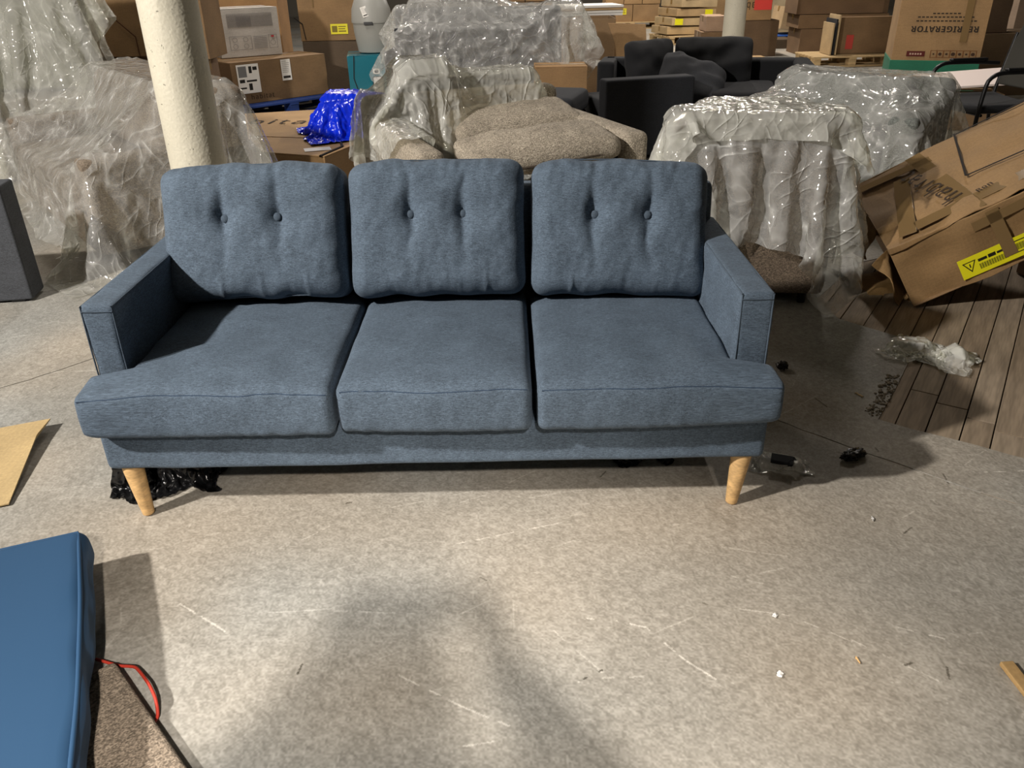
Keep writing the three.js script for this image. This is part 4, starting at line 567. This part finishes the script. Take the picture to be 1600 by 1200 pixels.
// far stores
{
  const pal = globalThis.__pal; delete globalThis.__pal;
  cartonAt(836, 918, 104, 0, -7.5, { label: 'long taped carton between the wrapped black sofa and the corner sofa', c: 0xb98f5c, d: 0.35 });
  // open carton with a lifted flap
  const a = atZ(905, 30, -9.8), b = atZ(962, 30, -9.8), w = b.x - a.x, h = a.y, o = thing('open_carton', 'tall open carton with a lifted flap right of the wrapped black sofa', 'carton', [(a.x + b.x) / 2, 0, -10.1]);
  const oc = card(0x8a6a42), lc = card(0xc49c6c);
  obj('side_panel', T(bx(0.008, h, 0.6, 0.002), -w / 2, h / 2, 0), oc, o); obj('side_panel', T(bx(0.008, h, 0.6, 0.002), w / 2, h / 2, 0), oc, o); obj('back_panel', T(bx(w, h, 0.008, 0.002), 0, h / 2, -0.3), oc, o); obj('front_panel', T(bx(w, h, 0.008, 0.002), 0, h / 2, 0.3), oc, o); obj('bottom_panel', T(bx(w, 0.008, 0.6, 0.002), 0, 0.004, 0), oc, o); obj('sticker', T(plane(0.13, 0.06), 0.06, h * 0.42, 0.305), stickMat(slip), o);
  obj('flap', T(bx(0.008, h * 0.95, 0.5, 0.002), w / 2 + 0.13, h * 0.48, 0.34, 0, 1.0, 0.22), lc, o); obj('flap', T(bx(0.008, h * 0.7, 0.4, 0.002), w / 2 + 0.33, h * 0.34, 0.3, 0, 0.6, 0.34), oc, o);
  // white boards on cartons
  const wbA = cartonAt(872, 962, 26, 0, -12.3, { label: 'brown carton under the white boards', c: 0x8a6a44, d: 0.7 }); const hB = wbA.userData.size[1], p0 = wbA.position;
  for (let i = 0; i < 4; i++) { const m = obj('white_board', rgrid(1.0 - 0.06 * i, 0.03, 0.6, 0.004, [2, 1, 2]), i === 2 ? card(0xc9a878) : M.white); m.position.set(p0.x + 0.02 * i, hB + 0.022 + 0.034 * i, p0.z + 0.02 * i); m.rotation.y = 0.05 * i; tag(m, ['lowest white board in the stack on a far carton', 'second white board from below in the far stack', 'cardboard-faced panel in the far stack of white boards', 'topmost white board in the far stack'][i], 'board', 'far stack of white boards'); }
  const gr = 'far cartons on pallets';
  // pallets at the far end
  const fp = (px, z, label, rows) => { const c = atZ(px, 20, z); pal(`wooden pallet ${label}`, [c.x, 0, z], 0, 1.2, 0.8, M.paleWood); let y = 0.142; rows.forEach(([ww, hh, n, col, sticker], r) => { for (let i = 0; i < n; i++) { const k = carton({ label: `brown carton in row ${['one', 'two', 'three', 'four'][r]} on the pallet ${label}`, group: gr, pos: [c.x + (i - (n - 1) / 2) * (ww + 0.012), y, z], w: ww, h: hh, d: 0.7, c: col, flaps: r === rows.length - 1 }); if (sticker && i % 2 === 0) onFront(k, 'yellow_label', 0.2, 0.12, 0.05, hh * 0.6, stickMat(yellowSmall)); } y += hh + 0.004; }); };
  fp(985, -19.5, 'beyond the open floor', [[0.56, 0.34, 2, 0xb08a5a, true], [0.38, 0.3, 3, 0xc49c68, true], [0.56, 0.4, 2, 0xa98556, true]]);
  fp(1075, -21.5, 'at the far wall behind the leaning cartons', [[0.56, 0.4, 2, 0xb99468, false], [0.56, 0.36, 2, 0xa07a4c, true], [0.56, 0.4, 2, 0xb08a5a, false]]);
  fp(1330, -17.5, 'far behind the leaning brown carton', [[0.56, 0.45, 2, 0x7b5a36, false], [0.56, 0.45, 2, 0x6d4f2e, true], [0.56, 0.45, 2, 0x7b5a36, false]]);
  fp(820, -19.0, 'far behind the wrapped black sofa', [[0.56, 0.45, 2, 0x9c7a4e, false], [0.56, 0.45, 2, 0x9c7a4e, true], [0.56, 0.5, 2, 0x8d6b42, false]]);
  fp(1480, -15.0, 'behind the refrigerator carton', [[0.56, 0.5, 2, 0x9c7a4e, false], [0.56, 0.5, 2, 0xa9845a, false], [0.56, 0.5, 2, 0x8d6b42, false]]);
  // slumped pile of flat cartons
  const c = atY(1068, 66, 0); pal('pale wooden pallet under the slumped flat cartons', [c.x, 0, c.z], 0.3, 1.0, 0.8, M.paleWood);
  for (let i = 0; i < 5; i++) { const k = carton({ label: `pale flat carton, layer ${['one', 'two', 'three', 'four', 'five'][i]} of the slumped pile by the far post`, group: 'slumped flat cartons', pos: [c.x - 0.04 + 0.03 * i, 0.15 + i * 0.145, c.z], turn: 0.3 + 0.05 * i, w: 0.92 - 0.05 * i, h: 0.125, d: 0.6, c: [0xd6b682, 0xdcc08e, 0xcfae7c, 0xdcc294, 0xd2b488][i] }); k.rotation.z = -0.03; if (i === 1 || i === 2) onFront(k, 'yellow_tape', 0.16, 0.1, i === 1 ? -0.3 : 0.25, 0.06, M.yellow); }
  const d1 = cartonAt(1096, 1134, 50, 0, -13.2, { label: 'dark brown carton on the floor left of the far post', c: 0x8d6c48, d: 0.5 }); cartonAt(1104, 1136, 25, d1.userData.size[1] + 0.004, -13.22, { label: 'open pale pink carton left of the far post', c: 0xcfae94, d: 0.45 });
  const z5 = -16.3, dd = cartonAt(1086, 1136, 24, 0, z5, { label: 'brown carton under the far arrow carton', c: 0xb08a5a, d: 0.5 }); const ac = cartonAt(1088, 1150, -50, dd.userData.size[1] + 0.004, z5, { label: 'far brown carton printed with an arrow, left of the far post', c: 0xb5905e, d: 0.5 }); { const m = lineOn(ac, 'print', [[-0.12, 0.42], [0.04, 0.26], [0.2, 0.42]], 0.02, M.brownInk); m.position.z = 0.257; }
  // right of the post
  const e1 = cartonAt(1150, 1218, 32, 0, -13.3, { label: 'dark carton under the red-stickered carton', c: 0x6a4c2c, d: 0.5 }); const e2 = cartonAt(1158, 1214, -50, e1.userData.size[1] + 0.004, -13.3, { label: 'brown carton with a red sticker right of the far post', c: 0xc09866, d: 0.5 }); onFront(e2, 'red_sticker', 0.26, 0.2, 0.12, 0.24, M.red); { const m = onFront(e2, 'print', 0.5, 0.16, -0.16, 0.2, inkMat(habitatTex)); m.rotation.z = Math.PI; }
  const q = atY(1228, 66, 0); pal('bright blue pallet right of the far post', [q.x, 0, q.z], 0.2, 0.8, 0.6, M.bluePaintBright); carton({ label: 'pale carton leaning on the bright blue pallet', pos: [q.x, 0.20, q.z], turn: 0.2, w: 0.52, h: 0.36, d: 0.4, c: 0xd6b78a, rot: [0, 0.2, -0.14] }); 
  const tall = cartonAt(1212, 1262, -60, 0, -16.4, { label: 'pale beige panel carton with a yellow sticker', c: 0xd8c6a2, d: 0.3 }); onFront(tall, 'yellow_sticker', 0.14, 0.14, 0.08, tall.userData.size[1] * 0.62, M.yellow);
  // brown stack
  const z9 = -13.4, s1 = cartonAt(1252, 1296, 45, 0, z9, { label: 'brown carton at the foot of the dark carton stack', c: 0x7d5a34, d: 0.6 }), hh = s1.userData.size[1]; const s1b = cartonAt(1300, 1392, 45, 0, z9, { label: 'brown carton beside the foot of the dark carton stack', c: 0x6a4a2a, d: 0.6 }); const s2 = cartonAt(1250, 1390, 22, Math.max(hh, s1b.userData.size[1]) + 0.004, z9, { label: 'wide brown carton in the middle of the dark carton stack', c: 0x85623a, d: 0.6 }); cartonAt(1254, 1392, -50, Math.max(hh, s1b.userData.size[1]) + s2.userData.size[1] + 0.01, z9, { label: 'wide dark carton on top of the dark carton stack', c: 0x75532f, d: 0.6 });
  // leaning cartons on a pallet
  pal('pale pallet holding the leaning brown carton', [4.70, 0, -12.15], 0.05, 1.1, 0.7, M.paleWood); const lean = carton({ label: 'flat brown carton with a red mark standing on the pale pallet', pos: [4.92, 0.145, -12.1], turn: 0.02, w: 0.78, h: 0.47, d: 0.10, c: 0x8d6a40, flaps: false }); onFront(lean, 'red_mark', 0.1, 0.18, -0.2, 0.15, std({ color: 0xb8443a, roughness: 0.9 })); 
  for (let i = 0; i < 3; i++) { const m = obj('flat_sheet', bx(0.02, 0.50 - 0.05 * i, 0.4, 0.003), i === 1 ? M.lining : card(0xcbb083)); m.position.set(4.50 - 0.035 * i, 0.145 + (0.50 - 0.05 * i) / 2, -12.1); tag(m, ['pale board standing at the left end of the leaning brown carton', 'black board standing among the boards on the pale pallet', 'pale outermost board standing on the pale pallet'][i], 'board'); }
  // flattened cardboard on the floor
  for (const [px, py, w, d, t, y, lab] of [[1180, 103, 1.1, 0.6, -0.35, 0.012, 'flattened cardboard sheet on the floor behind the black corner sofa'], [1168, 99, 0.7, 0.5, 0.25, 0.05, 'smaller flattened cardboard sheet on top of the other behind the black corner sofa']]) { const k = atY(px, py, 0), m = obj('cardboard_sheet', rgrid(w, 0.008, d, 0.003, [12, 1, 8], (p) => { p.y += 0.02 * (0.5 + 0.5 * n3(p.x * 2, p.z * 2, w)); }, 1), card(0xcba873)); m.position.set(k.x, y, k.z); m.rotation.y = t; tag(m, lab, 'cardboard'); }
  const dk = atY(1215, 80, 0); const db = carton({ label: 'low dark crushed carton in front of the bright blue pallet', pos: [dk.x - 0.1, 0, dk.z - 0.6], turn: 0.1, w: 1.0, h: 0.14, d: 0.5, c: 0x4a3620 });
}
// ---------------------------------------------------------------- near left: blue velvet cushion on a taupe block, red cord
{
  const g = thing('flat_cushion', 'flat pale taupe cushion under the blue velvet cushion', 'cushion', [-0.887, 0, -0.70], 0.75);
  obj('cushion_cover', T(rgrid(0.84, 0.034, 0.90, 0.012, [8, 4, 8]), 0, 0.018, 0), M.taupe, g);
  const v = obj('velvet_cushion', T(rgrid(0.80, 0.10, 0.98, 0.03, [24, 5, 30], (p) => { const a = p.x / 0.4, b = p.z / 0.49; p.y += (p.y > 0 ? 1 : 0.0) * 0.015 * (1 - a * a) * (1 - b * b); p.x += 0.01 * n3(p.z * 4, p.y * 4, 1) + 0.012 * (1 - b * b) * (p.x > 0 ? 1 : -1); }, 4), 0, 0.05, 0), M.velvet); { const a = 0.40, far = V(-1.085, 0, -1.665); v.position.set(far.x - Math.cos(a) * 0.40 + Math.sin(a) * 0.49, 0.037, far.z + Math.sin(a) * 0.40 + Math.cos(a) * 0.49); v.rotation.y = a; } tag(v, 'blue velvet seat cushion on the flat taupe cushion', 'cushion');
  obj('piping', tube([[0.385, 0.092, -0.47], [0.398, 0.094, -0.2], [0.402, 0.095, 0.1], [0.39, 0.094, 0.47]], 0.005, 40, 8), M.velvet, v); obj('piping', tube([[-0.385, 0.092, -0.475], [0, 0.094, -0.48], [0.385, 0.092, -0.475]], 0.005, 30, 8), M.velvet, v);
  const pts = [[150, 1030, 0.01], [186, 1040, 0.012], [212, 1043, 0.02], [232, 1068, 0.03], [243, 1092, 0.025], [246, 1120, 0.008], [225, 1150, 0.006]].map(([x, y, h]) => atY(x, y, h)); const cd = obj('red_cord', tube(pts, 0.0035, 60, 8), M.cord); tag(cd, 'thin red cord looping out from under the flat taupe cushion', 'cord');
  const k = atY(1597, 1085, 0); const e = obj('cardboard_strip', rgrid(0.03, 0.012, 0.16, 0.003, [2, 1, 6]), card(0xc09a5e)); e.position.set(k.x + 0.012, 0.007, k.z); e.rotation.y = 0.05; tag(e, 'narrow cardboard strip on the open floor', 'cardboard');
}
// ---------------------------------------------------------------- the photographer, behind the camera, whose shadow falls on the floor
{
  const g = thing('person', 'person in a dark jacket and jeans holding up a phone', 'person', [0.02, 0, 0.34]);
  const smin = (a, b, k) => { const h = clamp(0.5 + 0.5 * (b - a) / k); return b + (a - b) * h - k * h * (1 - h); };
  const cap = (p, a, b, r1, r2) => { const bx_ = b[0] - a[0], by_ = b[1] - a[1], bz_ = b[2] - a[2], px = p[0] - a[0], py = p[1] - a[1], pz = p[2] - a[2], t = clamp((px * bx_ + py * by_ + pz * bz_) / (bx_ * bx_ + by_ * by_ + bz_ * bz_ + 1e-9)); return Math.hypot(px - bx_ * t, py - by_ * t, pz - bz_ * t) - (r1 + (r2 - r1) * t); };
  function blob(bones, lo, size, res, k, mat) {
    const mc = new MarchingCubes(res, M.lining, false, false, 400000); mc.isolation = 0; const f = mc.field, half = res / 2, P = [0, 0, 0];
    for (let z = 0; z < res; z++) for (let y = 0; y < res; y++) for (let x = 0; x < res; x++) { P[0] = lo[0] + ((x - half) / half * 0.5 + 0.5) * size; P[1] = lo[1] + ((y - half) / half * 0.5 + 0.5) * size; P[2] = lo[2] + ((z - half) / half * 0.5 + 0.5) * size; let d = 9; for (const b of bones) { const e = cap(P, b[0], b[1], b[2], b[3]); d = d > 8 ? e : smin(d, e, b[4] ?? k); } f[x + y * res + z * res * res] = -d; }
    mc.update(); const n = mc.count, pos = new Float32Array(n * 3); for (let i = 0; i < n; i++) for (let c = 0; c < 3; c++) pos[i * 3 + c] = lo[c] + (mc.positionArray[i * 3 + c] * 0.5 + 0.5) * size;
    const q = new THREE.BufferGeometry(); q.setAttribute('position', new THREE.BufferAttribute(pos, 3)); q.setAttribute('uv', new THREE.Float32BufferAttribute(new Float32Array(n * 2), 2)); return smoothNormals(q, -1);
  }
  const skin = std({ color: 0xc08f72, roughness: 0.6 }), cloth = std({ color: 0x23262c, roughness: 0.95 }), jean = std({ color: 0x2b3850, roughness: 0.95 }), hair = std({ color: 0x2b211a, roughness: 0.9 }), shoe = std({ color: 0x1a1a1a, roughness: 0.6 });
  const head = [[[0, 1.480, -0.02], [0, 1.540, 0.0], 0.078, 0.088], [[0, 1.415, -0.055], [0, 1.460, -0.045], 0.045, 0.062], [[0, 1.340, 0.01], [0, 1.450, 0.0], 0.055, 0.052], [[0, 1.485, -0.118], [0, 1.455, -0.128], 0.010, 0.014, 0.012], [[-0.088, 1.480, 0.0], [-0.09, 1.505, 0.004], 0.012, 0.014, 0.008], [[0.088, 1.480, 0.0], [0.09, 1.505, 0.004], 0.012, 0.014, 0.008], [[-0.02, 1.425, -0.105], [0.02, 1.425, -0.105], 0.009, 0.009, 0.01], [[-0.032, 1.512, -0.098], [-0.03, 1.512, -0.098], 0.012, 0.012, 0.01], [[0.032, 1.512, -0.098], [0.03, 1.512, -0.098], 0.012, 0.012, 0.01]];
  const hand = (s) => { const w = [s * 0.125, 1.345, -0.225], c = [s * 0.112, 1.378, -0.28]; const out = [[w, c, 0.026, 0.034]]; for (let i = 0; i < 4; i++) { const y = 1.402 - i * 0.019, L = [0.9, 1, 0.95, 0.8][i], a = [s * 0.112, y, -0.298], b = [s * 0.098, y + 0.003, -0.320 - 0.004 * L], d = [s * (0.098 - 0.03 * L), y + 0.004, -0.3245]; out.push([a, b, 0.0095, 0.009, 0.006], [b, d, 0.009, 0.0075, 0.004]); } out.push([[s * 0.105, 1.365, -0.275], [s * 0.082, 1.375, -0.282], 0.012, 0.0105, 0.008], [[s * 0.082, 1.375, -0.282], [s * 0.056, 1.384, -0.288], 0.0105, 0.009, 0.004]); return out; };
  obj('body', [blob(head, [-0.16, 1.30, -0.17], 0.32, 64, 0.03), blob(hand(-1), [-0.2, 1.28, -0.38], 0.2, 60, 0.014), blob(hand(1), [0.0, 1.28, -0.38], 0.2, 60, 0.014)], skin, g);
  const arm = (s) => [[[s * 0.19, 1.29, 0.02], [s * 0.34, 1.14, -0.05], 0.075, 0.066], [[s * 0.34, 1.14, -0.05], [s * 0.135, 1.335, -0.21], 0.066, 0.042]];
  obj('jacket', blob([[[0, 0.88, 0.02], [0, 1.1, 0.02], 0.14, 0.14], [[-0.07, 0.86, 0.02], [-0.10, 1.18, 0.02], 0.13, 0.13], [[0.07, 0.86, 0.02], [0.10, 1.18, 0.02], 0.13, 0.13], [[-0.18, 1.29, 0.0], [0.18, 1.29, 0.0], 0.09, 0.09], [[0, 1.27, 0.0], [0, 1.36, 0.0], 0.10, 0.08], ...arm(-1), ...arm(1)], [-0.5, 0.62, -0.5], 1.0, 72, 0.05), cloth, g);
  obj('trousers', blob([[[-0.08, 0.85, 0.02], [0.08, 0.85, 0.02], 0.12, 0.12], [[-0.10, 0.82, 0.02], [-0.12, 0.44, 0.0], 0.095, 0.066], [[-0.12, 0.44, 0.0], [-0.13, 0.09, 0.03], 0.066, 0.05], [[0.10, 0.82, 0.02], [0.12, 0.44, 0.0], 0.095, 0.066], [[0.12, 0.44, 0.0], [0.13, 0.09, 0.03], 0.066, 0.05]], [-0.6, -0.02, -0.58], 1.2, 72, 0.03), jean, g);
  for (const s of [-1, 1]) obj('shoe', T(rgrid(0.1, 0.085, 0.28, 0.04, [6, 4, 10], (p) => { p.y *= p.z < -0.02 ? 0.8 : 1; }), s * 0.135, 0.0435, -0.03), shoe, g);
  obj('hair', blob([[[0, 1.555, 0.02], [0, 1.55, 0.03], 0.093, 0.092], [[0, 1.48, 0.05], [0, 1.52, 0.03], 0.07, 0.082]], [-0.16, 1.33, -0.15], 0.32, 48, 0.03), hair, g);
  const ph = thing('phone', 'dark phone held level in both hands of the person', 'phone', [0.02, EYE, 0.032]); obj('body', rgrid(0.15, 0.074, 0.008, 0.0038, [6, 4, 1]), M.blackMetal, ph); obj('screen', T(bx(0.144, 0.068, 0.001, 0.0004), 0, 0, 0.0045), std({ color: 0x0a0a0c, roughness: 0.1 }), ph);
}
renderer.render(scene, camera);
